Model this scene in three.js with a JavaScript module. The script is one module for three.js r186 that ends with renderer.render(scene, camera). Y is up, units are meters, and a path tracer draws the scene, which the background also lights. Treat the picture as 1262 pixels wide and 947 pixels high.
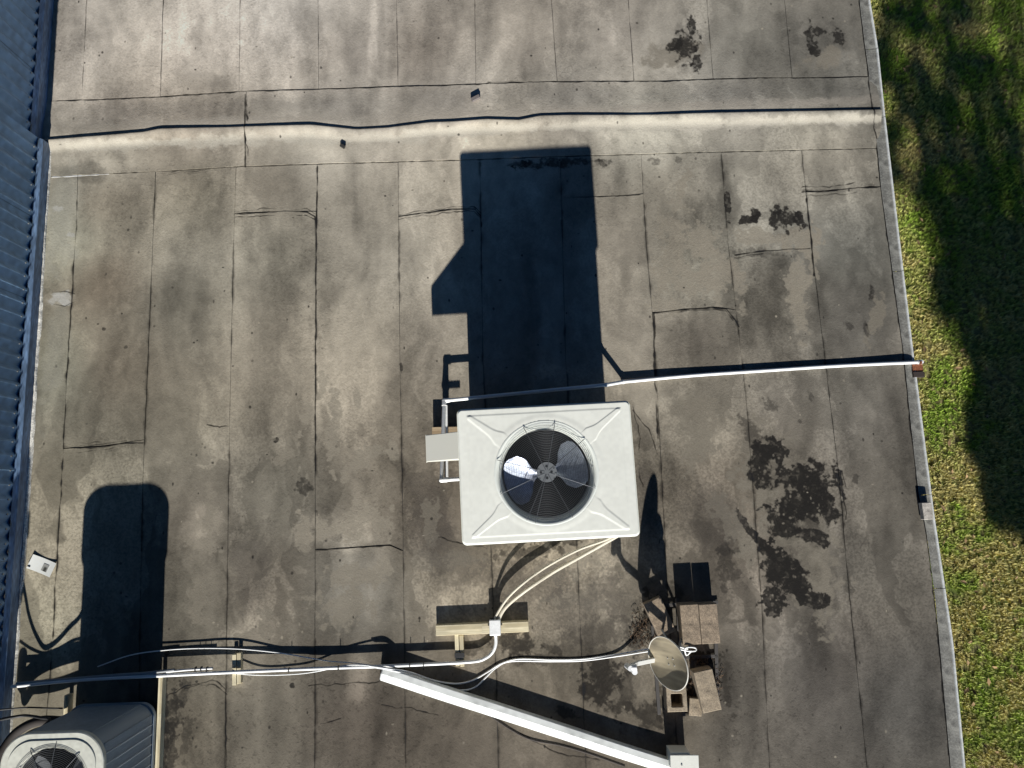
import * as THREE from 'three';
import { Sky } from 'three/addons/objects/Sky.js';
import { RoundedBoxGeometry } from 'three/addons/geometries/RoundedBoxGeometry.js';
import { mergeGeometries } from 'three/addons/utils/BufferGeometryUtils.js';

// ---------------------------------------------------------------- camera, sky, sun, exposure
const CAM_H = 7.627;                                   // metres above the roof, looking almost straight down
const scene = new THREE.Scene();
const camera = new THREE.PerspectiveCamera(56.839, 1024 / 768, 0.1, 1500);
camera.position.set(0, CAM_H, 0);
const C0 = new THREE.Vector3(0.999411, -0.00502, 0.033935), C1 = new THREE.Vector3(0.034304, 0.152043, -0.987778), C2 = new THREE.Vector3(-0.000201, 0.988361, 0.152126);
camera.quaternion.setFromRotationMatrix(new THREE.Matrix4().makeBasis(C0, C1, C2));
camera.updateMatrixWorld();

const renderer = new THREE.WebGLRenderer({ antialias: true });
renderer.toneMapping = THREE.LinearToneMapping;
renderer.toneMappingExposure = 1.5;
renderer.shadowMap.enabled = true;

const SUN = new THREE.Vector3(0.006, 0.428, 0.904).normalize();
const sky = new Sky();
sky.name = 'sky'; sky.scale.setScalar(1000); sky.userData.kind = 'structure';
Object.assign(sky.material.uniforms.turbidity, { value: 2.2 });
sky.material.uniforms.rayleigh.value = 0.7;
sky.material.uniforms.mieCoefficient.value = 0.003;
sky.material.uniforms.sunPosition.value.copy(SUN);
if (sky.material.uniforms.cloudCoverage) sky.material.uniforms.cloudCoverage.value = 0;
scene.add(sky);
scene.environmentIntensity = 0.1;
const sun = new THREE.DirectionalLight(new THREE.Color(1, 0.97, 0.925), 5);
sun.position.copy(SUN).multiplyScalar(60); sun.castShadow = true;
sun.shadow.mapSize.set(4096, 4096); sun.shadow.radius = 1;
Object.assign(sun.shadow.camera, { left: -16, right: 16, top: 16, bottom: -16, near: 1, far: 140 });
scene.add(sun, sun.target);

// ---------------------------------------------------------------- helpers
let seed = 20241;
const rnd = () => { seed = (seed * 1664525 + 1013904223) >>> 0; return seed / 4294967296; };
const rr = (a, b) => a + (b - a) * rnd();
const clamp = (x, a = 0, b = 1) => x < a ? a : x > b ? b : x;
const sstep = (a, b, x) => { const t = clamp((x - a) / (b - a)); return t * t * (3 - 2 * t); };
const lerp = (a, b, t) => a + (b - a) * t;
function hash(x, y) { let h = Math.imul(x, 374761393) ^ Math.imul(y, 668265263); h = Math.imul(h ^ (h >>> 13), 1274126177); return ((h ^ (h >>> 16)) >>> 0) / 4294967296; }
function noise(x, y) {
  const xi = Math.floor(x), yi = Math.floor(y); let u = x - xi, v = y - yi;
  u = u * u * (3 - 2 * u); v = v * v * (3 - 2 * v);
  const a = hash(xi, yi), b = hash(xi + 1, yi), c = hash(xi, yi + 1), d = hash(xi + 1, yi + 1);
  return a + (b - a) * u + (c - a) * v + (a - b - c + d) * u * v;
}
function fbm(x, y, n = 4) { let s = 0, a = 0.5, t = 0; for (let i = 0; i < n; i++) { s += a * noise(x, y); t += a; x = x * 2.03 + 17.1; y = y * 2.03 + 9.7; a *= 0.5; } return s / t; }
const s2l = c => { c /= 255; return c <= 0.04045 ? c / 12.92 : Math.pow((c + 0.055) / 1.055, 2.4); };
const l2s = c => { c = clamp(c); return 255 * (c <= 0.0031308 ? c * 12.92 : 1.055 * Math.pow(c, 1 / 2.4) - 0.055); };
const V = (x, y, z) => new THREE.Vector3(x, y, z);
// where the line of sight through a spot of the photograph (1262 x 947) meets the height h above the roof
function at(px, py, h = 0) {
  const d = V(0, 0, 0).addScaledVector(C0, (px - 631) / 875).addScaledVector(C1, -(py - 473.5) / 875).addScaledVector(C2, -1);
  const t = (h - CAM_H) / d.y;
  return V(d.x * t, h, d.z * t);
}
const used = {};
const numbered = n => { const k = used[n] = (used[n] ?? -1) + 1; return k ? n + '_' + String(k).padStart(3, '0') : n; };
function tag(o, label, category, group, kind) {
  o.userData.label = label; if (category) o.userData.category = category;
  if (group) o.userData.group = group; if (kind) o.userData.kind = kind; return o;
}
function shade(o) { o.traverse(m => { if (m.isMesh) { m.castShadow = true; m.receiveShadow = true; } }); return o; }
function thing(name, label, category, pos = [0, 0, 0], turn = 0, group) {
  const g = new THREE.Group(); g.name = numbered(name); g.position.set(...pos); g.rotation.y = turn; scene.add(g);
  return tag(g, label, category, group);
}
function part(name, geo, mat, parent) {
  if (Array.isArray(geo)) geo = mergeGeometries(geo.map(g => { g = g.index ? g.toNonIndexed() : g; for (const k of Object.keys(g.attributes)) if (!['position', 'normal', 'uv'].includes(k)) g.deleteAttribute(k); return g; }));
  const m = new THREE.Mesh(geo, mat); m.name = parent && parent !== scene ? name : numbered(name);
  m.castShadow = m.receiveShadow = true; (parent || scene).add(m); return m;
}
function box(w, h, d, x = 0, y = 0, z = 0, r = 0.004, ry = 0) {   // y is the underside
  const g = r > 0 ? new RoundedBoxGeometry(w, h, d, 2, Math.min(r, w / 2.01, h / 2.01, d / 2.01)) : new THREE.BoxGeometry(w, h, d);
  if (ry) g.rotateY(ry); g.translate(x, y + h / 2, z); return g;
}
function rod(a, b, r, seg = 8) {
  const d = b.clone().sub(a), g = new THREE.CylinderGeometry(r, r, d.length(), seg);
  g.applyQuaternion(new THREE.Quaternion().setFromUnitVectors(V(0, 1, 0), d.clone().normalize()));
  g.translate((a.x + b.x) / 2, (a.y + b.y) / 2, (a.z + b.z) / 2); return g;
}
function tube(pts, r, seg = 60, rad = 8, tension = 0.5) { return new THREE.TubeGeometry(new THREE.CatmullRomCurve3(pts, false, 'catmullrom', tension), seg, r, rad, false); }
function cyl(r1, r2, h, x, y, z, seg = 24) { const g = new THREE.CylinderGeometry(r1, r2, h, seg); g.translate(x, y + h / 2, z); return g; }
function gridGeo(us, vs, fn, uvf) {                               // fn(u, v) -> [x, y, z]; us, vs lists of parameters
  const P = [], T = [], I = [], nu = us.length, nv = vs.length;
  for (const v of vs) for (const u of us) { const p = fn(u, v); P.push(...p); T.push(...(uvf ? uvf(p, u, v) : [u, v])); }
  for (let j = 0; j < nv - 1; j++) for (let i = 0; i < nu - 1; i++) { const a = j * nu + i, b = a + 1, c = a + nu, d = c + 1; I.push(a, c, b, b, c, d); }
  const g = new THREE.BufferGeometry();
  g.setAttribute('position', new THREE.Float32BufferAttribute(P, 3)); g.setAttribute('uv', new THREE.Float32BufferAttribute(T, 2));
  g.setIndex(I); g.computeVertexNormals(); return g;
}
const range = (a, b, n) => Array.from({ length: n + 1 }, (_, i) => a + (b - a) * i / n);
function dataTex(w, h, fn, srgb, rep) {                           // fn(i, j) -> [r, g, b] in 0..255
  const D = new Uint8Array(w * h * 4);
  for (let j = 0; j < h; j++) for (let i = 0; i < w; i++) { const c = fn(i, j), k = (j * w + i) * 4; D[k] = c[0]; D[k + 1] = c[1]; D[k + 2] = c[2]; D[k + 3] = 255; }
  return finishTex(new THREE.DataTexture(D, w, h), srgb, rep);
}
function finishTex(t, srgb, rep) {
  t.magFilter = THREE.LinearFilter; t.minFilter = THREE.LinearFilter; t.wrapS = t.wrapT = rep === false ? THREE.ClampToEdgeWrapping : THREE.RepeatWrapping;
  if (srgb) t.colorSpace = THREE.SRGBColorSpace; t.needsUpdate = true; return t;
}
const std = (rgb, rough = 0.6, extra = {}) => new THREE.MeshStandardMaterial({ color: new THREE.Color().setRGB(...rgb), roughness: rough, metalness: 0, ...extra });
// box-projected texture coordinates in metres
function metreUV(g, s = 1) {
  g = g.index ? g.toNonIndexed() : g; if (!g.attributes.normal) g.computeVertexNormals();
  const p = g.attributes.position, n = g.attributes.normal, uv = new Float32Array(p.count * 2);
  for (let i = 0; i < p.count; i += 3) {
    const ax = Math.abs(n.getX(i) + n.getX(i + 1) + n.getX(i + 2)), ay = Math.abs(n.getY(i) + n.getY(i + 1) + n.getY(i + 2)), az = Math.abs(n.getZ(i) + n.getZ(i + 1) + n.getZ(i + 2));
    for (let k = i; k < i + 3; k++) {
      const x = p.getX(k), y = p.getY(k), z = p.getZ(k);
      const [a, b] = ay >= ax && ay >= az ? [x, z] : ax >= az ? [z, y] : [x, y]; uv[k * 2] = a * s; uv[k * 2 + 1] = b * s;
    }
  }
  g.setAttribute('uv', new THREE.BufferAttribute(uv, 2)); return g;
}

// ---------------------------------------------------------------- small materials
function pnoise(x, y, P) {                                        // value noise that repeats every P cells
  const xi = Math.floor(x), yi = Math.floor(y), w = k => ((k % P) + P) % P; let u = x - xi, v = y - yi;
  u = u * u * (3 - 2 * u); v = v * v * (3 - 2 * v);
  const a = hash(w(xi), w(yi)), b = hash(w(xi + 1), w(yi)), c = hash(w(xi), w(yi + 1)), d = hash(w(xi + 1), w(yi + 1));
  return a + (b - a) * u + (c - a) * v + (a - b - c + d) * u * v;
}
const pfbm = (u, v, f, n) => { let q = 0, a = .5, t = 0; for (let k = 0; k < n; k++) { q += a * pnoise(u * f + k * 0, v * f, f); t += a; f *= 2; a *= .5; } return q / t; };
const speck = (base, amp, f1, f2, s = 256) => dataTex(s, s, (i, j) => {
  const n = 1 + amp * (pfbm(i / s, j / s, f1, 4) - 0.5) * 1.6 + amp * (pnoise(i / s * f2, j / s * f2, f2) - 0.5);
  return base.map(c => clamp(c * n, 0, 255));
}, true);
const bumpTex = (f, s = 256) => dataTex(s, s, (i, j) => { const v = 255 * (0.6 * fbm(i / s * f, j / s * f, 4) + 0.4 * noise(i / s * f * 6, j / s * f * 6)); return [v, v, v]; });
const grainBump = bumpTex(24);
const whitePaintMap = speck([226, 226, 214], 0.035, 6, 60);
const M = {
  white: new THREE.MeshStandardMaterial({ map: whitePaintMap, roughness: 0.42 }),
  whiteIn: std([0.72, 0.74, 0.72], 0.4),
  beige: std([0.62, 0.61, 0.53], 0.5),
  pvc: new THREE.MeshStandardMaterial({ map: speck([232, 232, 228], 0.07, 5, 40), roughness: 0.35 }),
  insul: new THREE.MeshStandardMaterial({ map: speck([198, 190, 170], 0.18, 8, 60), roughness: 0.7 }),
  wire: std([0.10, 0.105, 0.11], 0.45, { metalness: 0.3 }),
  dark: std([0.018, 0.02, 0.022], 0.7),
  coil: std([0.012, 0.014, 0.015], 0.8),
  alu: std([0.62, 0.64, 0.67], 0.32, { metalness: 0.75 }),
  hub: std([0.17, 0.18, 0.18], 0.55, { metalness: 0.2 }),
  galv: new THREE.MeshStandardMaterial({ map: speck([150, 152, 150], 0.25, 14, 40), roughness: 0.45, metalness: 0.6 }),
  rust: new THREE.MeshStandardMaterial({ map: speck([120, 72, 46], 0.6, 14, 60), roughness: 0.9 }),
  tray: std([.06, .055, .05], .7),
  black: std([0.02, 0.02, 0.02], 0.6),
  grey: std([0.3, 0.31, 0.31], 0.6),
  seal: new THREE.MeshStandardMaterial({ map: speck([214, 210, 198], 0.3, 16, 60), roughness: 0.8 }),
};
function woodTex(c1, c2, s = 256) { return dataTex(s, s, (i, j) => { const u = i / s, v = j / s; const g = fbm(u * 3, v * 40, 3), k = 0.5 * g + 0.5 * noise(u * 2 + 5, v * 90); const st = fbm(u * 4 + 9, v * 5, 3); return c1.map((c, q) => lerp(c, c2[q], clamp(k * 1.2 - 0.1)) * (0.85 + 0.3 * st)); }, true); }
M.wood = new THREE.MeshStandardMaterial({ map: woodTex([216, 207, 178], [176, 162, 128]), roughness: 0.85, bumpMap: grainBump, bumpScale: 0.001 });
M.wood2 = new THREE.MeshStandardMaterial({ map: woodTex([188, 170, 140], [140, 118, 90]), roughness: 0.9, bumpMap: grainBump, bumpScale: 0.001 });
const blockMap = speck([138, 123, 104], 0.3, 9, 70);
M.block = new THREE.MeshStandardMaterial({ map: blockMap, roughness: 0.95, bumpMap: bumpTex(40), bumpScale: 0.0015 });
M.blockPale = new THREE.MeshStandardMaterial({ map: speck([150, 136, 115], 0.28, 8, 70), roughness: 0.95, bumpMap: bumpTex(40), bumpScale: 0.0015 });

// ---------------------------------------------------------------- roof: colour and relief of the weathered membrane, in plan
const RX0 = -5.6, RZ0 = -6.6, RL = 10.2, RN = 2048;
const K_ALB = 1.0;                                                // sun-lit screen value of a white horizontal surface
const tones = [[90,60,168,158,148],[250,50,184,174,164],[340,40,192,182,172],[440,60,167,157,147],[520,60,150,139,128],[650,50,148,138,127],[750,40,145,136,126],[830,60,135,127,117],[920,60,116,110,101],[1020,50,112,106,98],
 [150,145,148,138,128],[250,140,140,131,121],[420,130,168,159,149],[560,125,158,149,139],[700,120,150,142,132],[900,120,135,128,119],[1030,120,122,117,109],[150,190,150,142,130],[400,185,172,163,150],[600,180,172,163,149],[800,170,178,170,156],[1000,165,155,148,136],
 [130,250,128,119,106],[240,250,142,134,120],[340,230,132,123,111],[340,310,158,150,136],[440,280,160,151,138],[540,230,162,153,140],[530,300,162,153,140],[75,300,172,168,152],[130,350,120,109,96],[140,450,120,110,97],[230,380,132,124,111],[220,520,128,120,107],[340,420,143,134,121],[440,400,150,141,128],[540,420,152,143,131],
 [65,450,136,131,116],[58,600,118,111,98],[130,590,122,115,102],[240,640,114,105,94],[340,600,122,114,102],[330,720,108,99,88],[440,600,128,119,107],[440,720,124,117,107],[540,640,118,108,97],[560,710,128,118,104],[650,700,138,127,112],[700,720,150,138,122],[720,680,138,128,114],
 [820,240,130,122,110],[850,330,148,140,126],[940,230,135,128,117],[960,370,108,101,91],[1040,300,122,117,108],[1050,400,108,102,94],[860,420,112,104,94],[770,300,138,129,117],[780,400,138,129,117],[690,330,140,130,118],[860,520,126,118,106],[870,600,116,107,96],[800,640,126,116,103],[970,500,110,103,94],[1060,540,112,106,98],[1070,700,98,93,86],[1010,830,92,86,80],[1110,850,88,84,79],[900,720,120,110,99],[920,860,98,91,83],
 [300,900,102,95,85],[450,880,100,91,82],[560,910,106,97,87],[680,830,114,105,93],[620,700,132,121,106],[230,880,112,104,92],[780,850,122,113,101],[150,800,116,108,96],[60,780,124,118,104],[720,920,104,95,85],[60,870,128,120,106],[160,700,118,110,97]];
const toneW = tones.map(t => { const p = at(t[0], t[1]), up = t[1] < 210 ? 1.09 : t[1] > 780 ? .94 : 1; return [p.x, p.z, up * s2l(t[2]) * .955 / K_ALB, up * s2l(t[3]) * .975 / K_ALB, up * s2l(t[4]) * .94 / K_ALB]; });  // broad roof tones with lens vignetting painted in, darker towards bottom and right
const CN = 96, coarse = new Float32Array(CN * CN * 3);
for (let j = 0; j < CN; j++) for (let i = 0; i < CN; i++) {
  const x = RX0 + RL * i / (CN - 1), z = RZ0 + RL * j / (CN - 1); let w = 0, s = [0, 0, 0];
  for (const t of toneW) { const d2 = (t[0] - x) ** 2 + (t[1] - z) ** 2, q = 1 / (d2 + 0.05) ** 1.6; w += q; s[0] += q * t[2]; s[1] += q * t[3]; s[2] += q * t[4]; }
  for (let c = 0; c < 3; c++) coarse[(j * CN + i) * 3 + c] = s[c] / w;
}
const RC = new Float32Array(RN * RN * 3), RB = new Float32Array(RN * RN);
for (let j = 0; j < RN; j++) {
  const z = RZ0 + RL * (j + 0.5) / RN, fj = clamp((z - RZ0) / RL) * (CN - 1), j0 = Math.min(CN - 2, Math.floor(fj)), tj = fj - j0;
  for (let i = 0; i < RN; i++) {
    const x = RX0 + RL * (i + 0.5) / RN, fi = clamp((x - RX0) / RL) * (CN - 1), i0 = Math.min(CN - 2, Math.floor(fi)), ti = fi - i0, k = (j * RN + i) * 3;
    const warpx = x + 0.35 * (noise(x * 1.1 + 3, z * 1.1) - 0.5), warpz = z + 0.5 * (noise(x * 1.3, z * 0.9 + 7) - 0.5);
    const xr = x * .8 + z * .6, zr = z * .8 - x * .6;
    const cloud = fbm(warpx * 1.15, warpz * 0.8, 5) - 0.5;         // broad dirt
    const drift = fbm(warpx * 3.6 + 40, warpz * 1.5 + 11, 4) - 0.5; // blotches drawn out along the fall of the roof
    const grit = noise(xr * 55, zr * 55) - 0.5, fine = hash(i, j) - 0.5;
    const spk = noise(xr * 34 + 9, zr * 34) * .65 + .35 * noise(xr * 80, zr * 80), reg = sstep(0.45, 0.75, noise(x * 0.9 + 31, z * 0.9 + 5)) * 0.7 + 0.3 * sstep(-1, 2.2, z);
    const pit = sstep(0.66, 0.8, spk) * reg, mid = fbm(xr * 9 + 3, zr * 9, 4) - .5, streak = fbm(warpx * 6 + 80, z * .55, 3) - .5;
    let m = 1 + 0.8 * cloud + 0.78 * drift + 0.36 * mid + 0.5 * streak + 0.13 * grit + 0.16 * fine;
    m *= 1 - 0.22 * pit;
    const edge = sstep(0.5, 0.56, fbm(warpx * 0.9 + 70, warpz * 0.7 + 3, 5));  // tide marks of dried puddles
    m *= 0.93 + 0.14 * edge;
    // dried scum: pale washes with gritty rims, and darker damp washes between them
    const sw = fbm(xr * 2.6 + 5, zr * 2.6, 4) - .5, s1 = fbm(x * 2.3 + 1.1 * sw + 21, z * 1.0 + .9 * sw + 3, 6), s2 = fbm(x * 1.9 + 1.2 * sw + 61, z * .8 + .8 * sw + 33, 6), sp = noise(xr * 62, zr * 62);
    const belt = .45 + .75 * sstep(-1.6, .2, z) * (1 - sstep(1.3, 2.2, z)) + .35 * sstep(1.5, 3, x) * (1 - sstep(-.9, -.5, z));
    m *= 1 + belt * (.30 * sstep(.535, .575, s1) * (.45 + .9 * sstep(.3, .6, sp)) - .20 * sstep(.53, .57, s2) * (.7 + .5 * sp));
    const warm = 1 + 0.05 * (noise(x * 0.8 + 90, z * 0.8) - 0.5);
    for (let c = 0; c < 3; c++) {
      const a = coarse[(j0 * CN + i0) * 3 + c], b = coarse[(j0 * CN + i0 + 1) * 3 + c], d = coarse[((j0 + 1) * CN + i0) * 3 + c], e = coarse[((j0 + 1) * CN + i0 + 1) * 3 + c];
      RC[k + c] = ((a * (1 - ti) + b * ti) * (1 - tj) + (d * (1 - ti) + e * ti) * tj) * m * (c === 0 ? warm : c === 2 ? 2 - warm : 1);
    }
    RB[j * RN + i] = 0.5 + 0.12 * grit + 0.2 * fine + 0.3 * drift + .3 * mid - 0.12 * pit;
  }
}
const ti = x => (x - RX0) / RL * RN, PXM = RN / RL;
// blot([px, py], rx, ry, turn, colour multiplier or [r,g,b], strength, edge noise, grain): a stain lying on the roof; radii in photo pixels at the roof (about 107 per metre)
function blot(c, rx, ry, turn, col, strength = 1, rough = 0.6, freq = 9, soft = 0.18, grain = 0) {
  const p = at(c[0], c[1]), S = 113, a = rx / S, b = ry / S, R = Math.max(a, b) * 1.7, ct = Math.cos(turn), st = Math.sin(turn);
  const i0 = Math.max(0, Math.floor(ti(p.x - R))), i1 = Math.min(RN - 1, Math.ceil(ti(p.x + R))), j0 = Math.max(0, Math.floor((p.z - R - RZ0) * PXM)), j1 = Math.min(RN - 1, Math.ceil((p.z + R - RZ0) * PXM));
  for (let j = j0; j <= j1; j++) for (let i = i0; i <= i1; i++) {
    const x = RX0 + (i + 0.5) / PXM, z = RZ0 + (j + 0.5) / PXM, dx = x - p.x, dz = z - p.z, u = (dx * ct + dz * st) / a, v = (-dx * st + dz * ct) / b;
    let d = Math.hypot(u, v) + rough * (fbm(x * freq, z * freq, 5) - 0.5) * 2 + (grain ? .7 * rough * (fbm(x * 34 + 7, z * 34, 3) - .5) : 0);
    let w = strength * (1 - sstep(1 - soft, 1 + soft, d)); if (w <= 0) continue;
    if (grain) { w *= 1 - .3 * sstep(.6, .74, noise(x * 46 + 11, z * 46) * .6 + .4 * noise(x * 19, z * 19)) * (col === DK ? 1 : 0); const q = noise(x * 60 + 3, z * 60) * 0.6 + noise(x * 26, z * 26 + 8) * 0.4; w *= clamp(1 - grain * (1.25 - 1.1 * sstep(.35, .9, w / strength)) * (1 - sstep(0.38, 0.56, q)) * 1.3, 0, 1); }
    const k = (j * RN + i) * 3;
    for (let q = 0; q < 3; q++) RC[k + q] = Array.isArray(col) ? lerp(RC[k + q], col[q] * (0.9 + 0.2 * hash(i, j)), w) : RC[k + q] * lerp(1, col, w);
  }
}
// seamLine: an irregular line (bleeding bitumen, cracks) along points, w metres wide
function seamLine(W, w, strength, jit = 0.01, broken = 0.3, col = 0.25, bump = -0.4) {
  for (let s = 0; s < W.length - 1; s++) {
    const A = W[s], B = W[s + 1], L = Math.hypot(B.x - A.x, B.z - A.z), n = Math.max(2, Math.ceil(L * PXM * 1.5)), nx = -(B.z - A.z) / L, nz = (B.x - A.x) / L;
    for (let q = 0; q <= n; q++) {
      const t = q / n, x = A.x + (B.x - A.x) * t, z = A.z + (B.z - A.z) * t;
      const o = jit * (fbm(x * 7 + 3, z * 7 + 1, 3) - 0.5) * 2, br = sstep(broken - 0.12, broken + 0.12, fbm(x * 4 + 13, z * 4, 3));
      const ww = w * (0.5 + 1.1 * noise(x * 18, z * 18)), H = ww * 1.4 * PXM;
      const ci = ti(x + nx * o), cj = (z + nz * o - RZ0) * PXM;
      for (let j = Math.floor(cj - H); j <= cj + H + 1; j++) for (let i = Math.floor(ci - H); i <= ci + H + 1; i++) {
        if (i < 0 || j < 0 || i >= RN || j >= RN) continue;
        const d = Math.hypot(i - ci, j - cj) / PXM, e = strength * br * (1 - sstep(ww * 0.4, ww, d)) * 0.6; if (e <= 0) continue;
        const k = (j * RN + i) * 3; for (let c = 0; c < 3; c++) RC[k + c] = Math.max(RC[k + c] * (1 - e * (1 - col)), 0.016);
        RB[j * RN + i] += bump * e * 0.4;
      }
    }
  }
}
const P = (...l) => l.map(q => at(q[0], q[1]));
const DK = [0.016, 0.0145, 0.0125], PALE = [0.32, 0.282, 0.215], GRIT = [0.19, 0.168, 0.130], MOSS = [0.025, 0.0215, 0.017];

// seams between sheets (photo pixels, roof level), upper field and lower field
const upSeams = [[[106.8,0],[101.5,115]],[[201.4,0],[197.8,112]],[[296,0],[294.6,112]],[[392,0],[392.6,105]],[[488.5,0],[490.5,108]],[[584.8,0],[586.5,100]],[[679.4,0],[683.5,60],[686.5,100]],[[774,0],[781,98]],[[870.6,0],[878.7,97]],[[966.5,0],[975.7,95]]];
const loSeams = [[[96,215],[95.6,240],[93,300],[82,470],[75,615],[64,800],[52,947]],[[191.9,213],[188.5,300],[181,480],[176,600],[172,800],[170,947]],[[291,210],[288,300],[284,480],[281.5,620],[277.4,940]],[[391,205],[389.5,300],[388.5,580],[388.6,680],[388,945]],[[490.5,200],[491.5,300],[493,450],[496.8,660],[500,940]],[[591.5,200],[595,440],[606,700],[612,850],[614,947]],[[690.5,200],[697,440],[712,700],[722,947]],[[790,193],[796,300],[804,390],[811,500],[821,700],[836,947]],[[888.6,190],[897,300],[909,400],[920,500],[938,740],[948,945]],[[987.4,186],[1003,330],[1016,440],[1034,590],[1045,720],[1068,945]]];
const toW = l => l.map(q => at(q[0], q[1]));
const upW = upSeams.map(toW), loW = loSeams.map(toW);
const edgeIn = toW([[1058,0],[1064,51],[1069,86],[1073,139],[1079,172],[1085.5,240],[1094,300],[1113,440],[1122,530],[1131,610],[1139.5,650],[1151,735],[1157,800],[1168.6,930]]);
const edgeOut = toW([[1070,0],[1080,60],[1089,146],[1100,240],[1108,308],[1124,440],[1131,494],[1149.6,640],[1152,655],[1172,790],[1187,945]]);
const wallW = toW([[78,0],[62,180],[40,620],[25,830],[18,947]]);
const ridgeW = toW([[62,176],[120,172],[180,167],[200,163],[300,160],[385,158],[440,163],[480,161],[530,155],[560,154],[600,151],[640,152],[665,147],[700,146],[800,145.5],[900,143],[1000,141],[1086,139]]);
const seamUp = toW([[70,125],[190,120],[300,113],[390,110.5],[560,105],[670,101],[820,100.5],[890,97.5],[1068,95]]);
const seamLo = toW([[62,218],[190,212],[290,206],[400,202],[560,198],[700,193],[890,187.5],[1084,183]]);
const xAt = (W, z) => { let i = 0; while (i < W.length - 2 && W[i + 1].z < z) i++; const t = (z - W[i].z) / (W[i + 1].z - W[i].z); return lerp(W[i].x, W[i + 1].x, clamp(t, -30, 30)); };
const zAt = (W, x) => { let i = 0; while (i < W.length - 2 && W[i + 1].x < x) i++; const t = clamp((x - W[i].x) / (W[i + 1].x - W[i].x), -1, 2); return lerp(W[i].z, W[i + 1].z, t); };

// --- marks
// pale washed areas, then sunlight painted along the raised joint
for (const q of [[75,368,20,10,0,PALE,.8],[78,270,17,62,0.05,[0.31,0.298,0.245],.5],[70,420,14,80,0.1,[0.28,0.267,0.215],.45],[150,383,8,7,0,1.25,.7],[845,340,42,60,0.2,1.18,.7],[985,360,16,52,-.1,1.4,.7],[950,290,40,18,0,1.2,.6],[832,235,16,30,0,1.12,.7],[250,655,20,24,0,1.32,.8],[405,655,40,16,0,1.35,.7],[385,540,7,42,.15,1.25,.7],[420,545,9,60,-.08,1.2,.7],[395,485,8,22,.1,1.28,.8],[440,640,12,44,0,1.16,.7],[460,610,7,40,.1,1.18,.6],[455,720,42,34,.3,1.2,.6],[520,585,10,40,0,1.15,.6],[440,838,10,18,0,1.35,.7],[455,860,10,40,.15,1.15,.5],[255,690,12,40,-.2,1.15,.6],[335,765,12,22,0,1.1,.6],[215,560,10,60,.1,1.1,.6],[265,520,22,30,0,1.12,.6],[700,720,70,50,0,1.1,.5],[785,800,40,22,0,1.15,.5],[860,560,34,46,0,1.1,.5],[1080,480,26,30,0,1.15,.5],[1075,640,12,26,0,1.18,.6],[1110,650,8,30,0,1.12,.6],[330,65,14,60,0,1.08,.6],[460,40,5,70,0.02,1.22,.6],[455,80,3,40,0.02,1.15,.5],[415,50,14,50,0,1.06,.7],[515,35,8,22,0,1.1,.6],[700,80,24,10,-.2,1.15,.6],[820,80,18,12,-.3,1.2,.7],[1030,72,26,8,-.2,1.25,.8],[330,590,10,40,.1,1.1,.6],[230,470,30,26,.3,1.1,.6],[545,300,30,60,0,1.05,.6],[770,170,60,12,0,1.12,.6],[1000,250,30,14,0,1.06,.6],[1075,260,8,40,.5,1.12,.4]])
  blot([q[0], q[1]], q[2] * 1.1, q[3] * 1.1, q[4], Array.isArray(q[5]) ? q[5] : 1 + (q[5] - 1) * 1.7, q[6], 0.95, 5, 0.4);
for (let i = 0; i < 46; i++) { const r = ridgeW[0], px = 64 + 1020 * (i + rr(0, 1)) / 46, py = 176 - (px - 64) * .034 + 6, W = at(px, py); W.z = zAt(ridgeW, W.x) + .05; void r; const pxx = px; blot([pxx, py + rr(-1, 2) + (px > 380 && px < 520 ? 3 : 0) - (px > 560 && px < 800 ? 2 : 0)], rr(16, 34), rr(4, 8), -.03, [.44, .405, .33], .55, .8, 9, .4, .3); blot([pxx, py - 22], rr(20, 40), rr(4, 9), -.03, [.34, .305, .25], .4, .8, 9, .45, .3); }  // sunlit slope of the joint brightened in the colour, weaker pale band above
for (const q of [[75,368,17,8,0],[70,364,10,4,0],[80,373,10,4,.1],[88,290,6,3,.2],[72,257,8,4,0]]) blot([q[0], q[1]], q[2], q[3], q[4], [.40, .39, .35], .7, .8, 12, .3, .4);
seamLine(P([64,218.5],[100,216.5],[134,215]), .012, .8, .004, .1, 2.2, .3); seamLine(P([64,360],[80,359],[92,362]), .008, .7, .01, .2, .5); seamLine(P([64,374],[80,377],[92,372]), .008, .7, .01, .2, .5);
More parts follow.
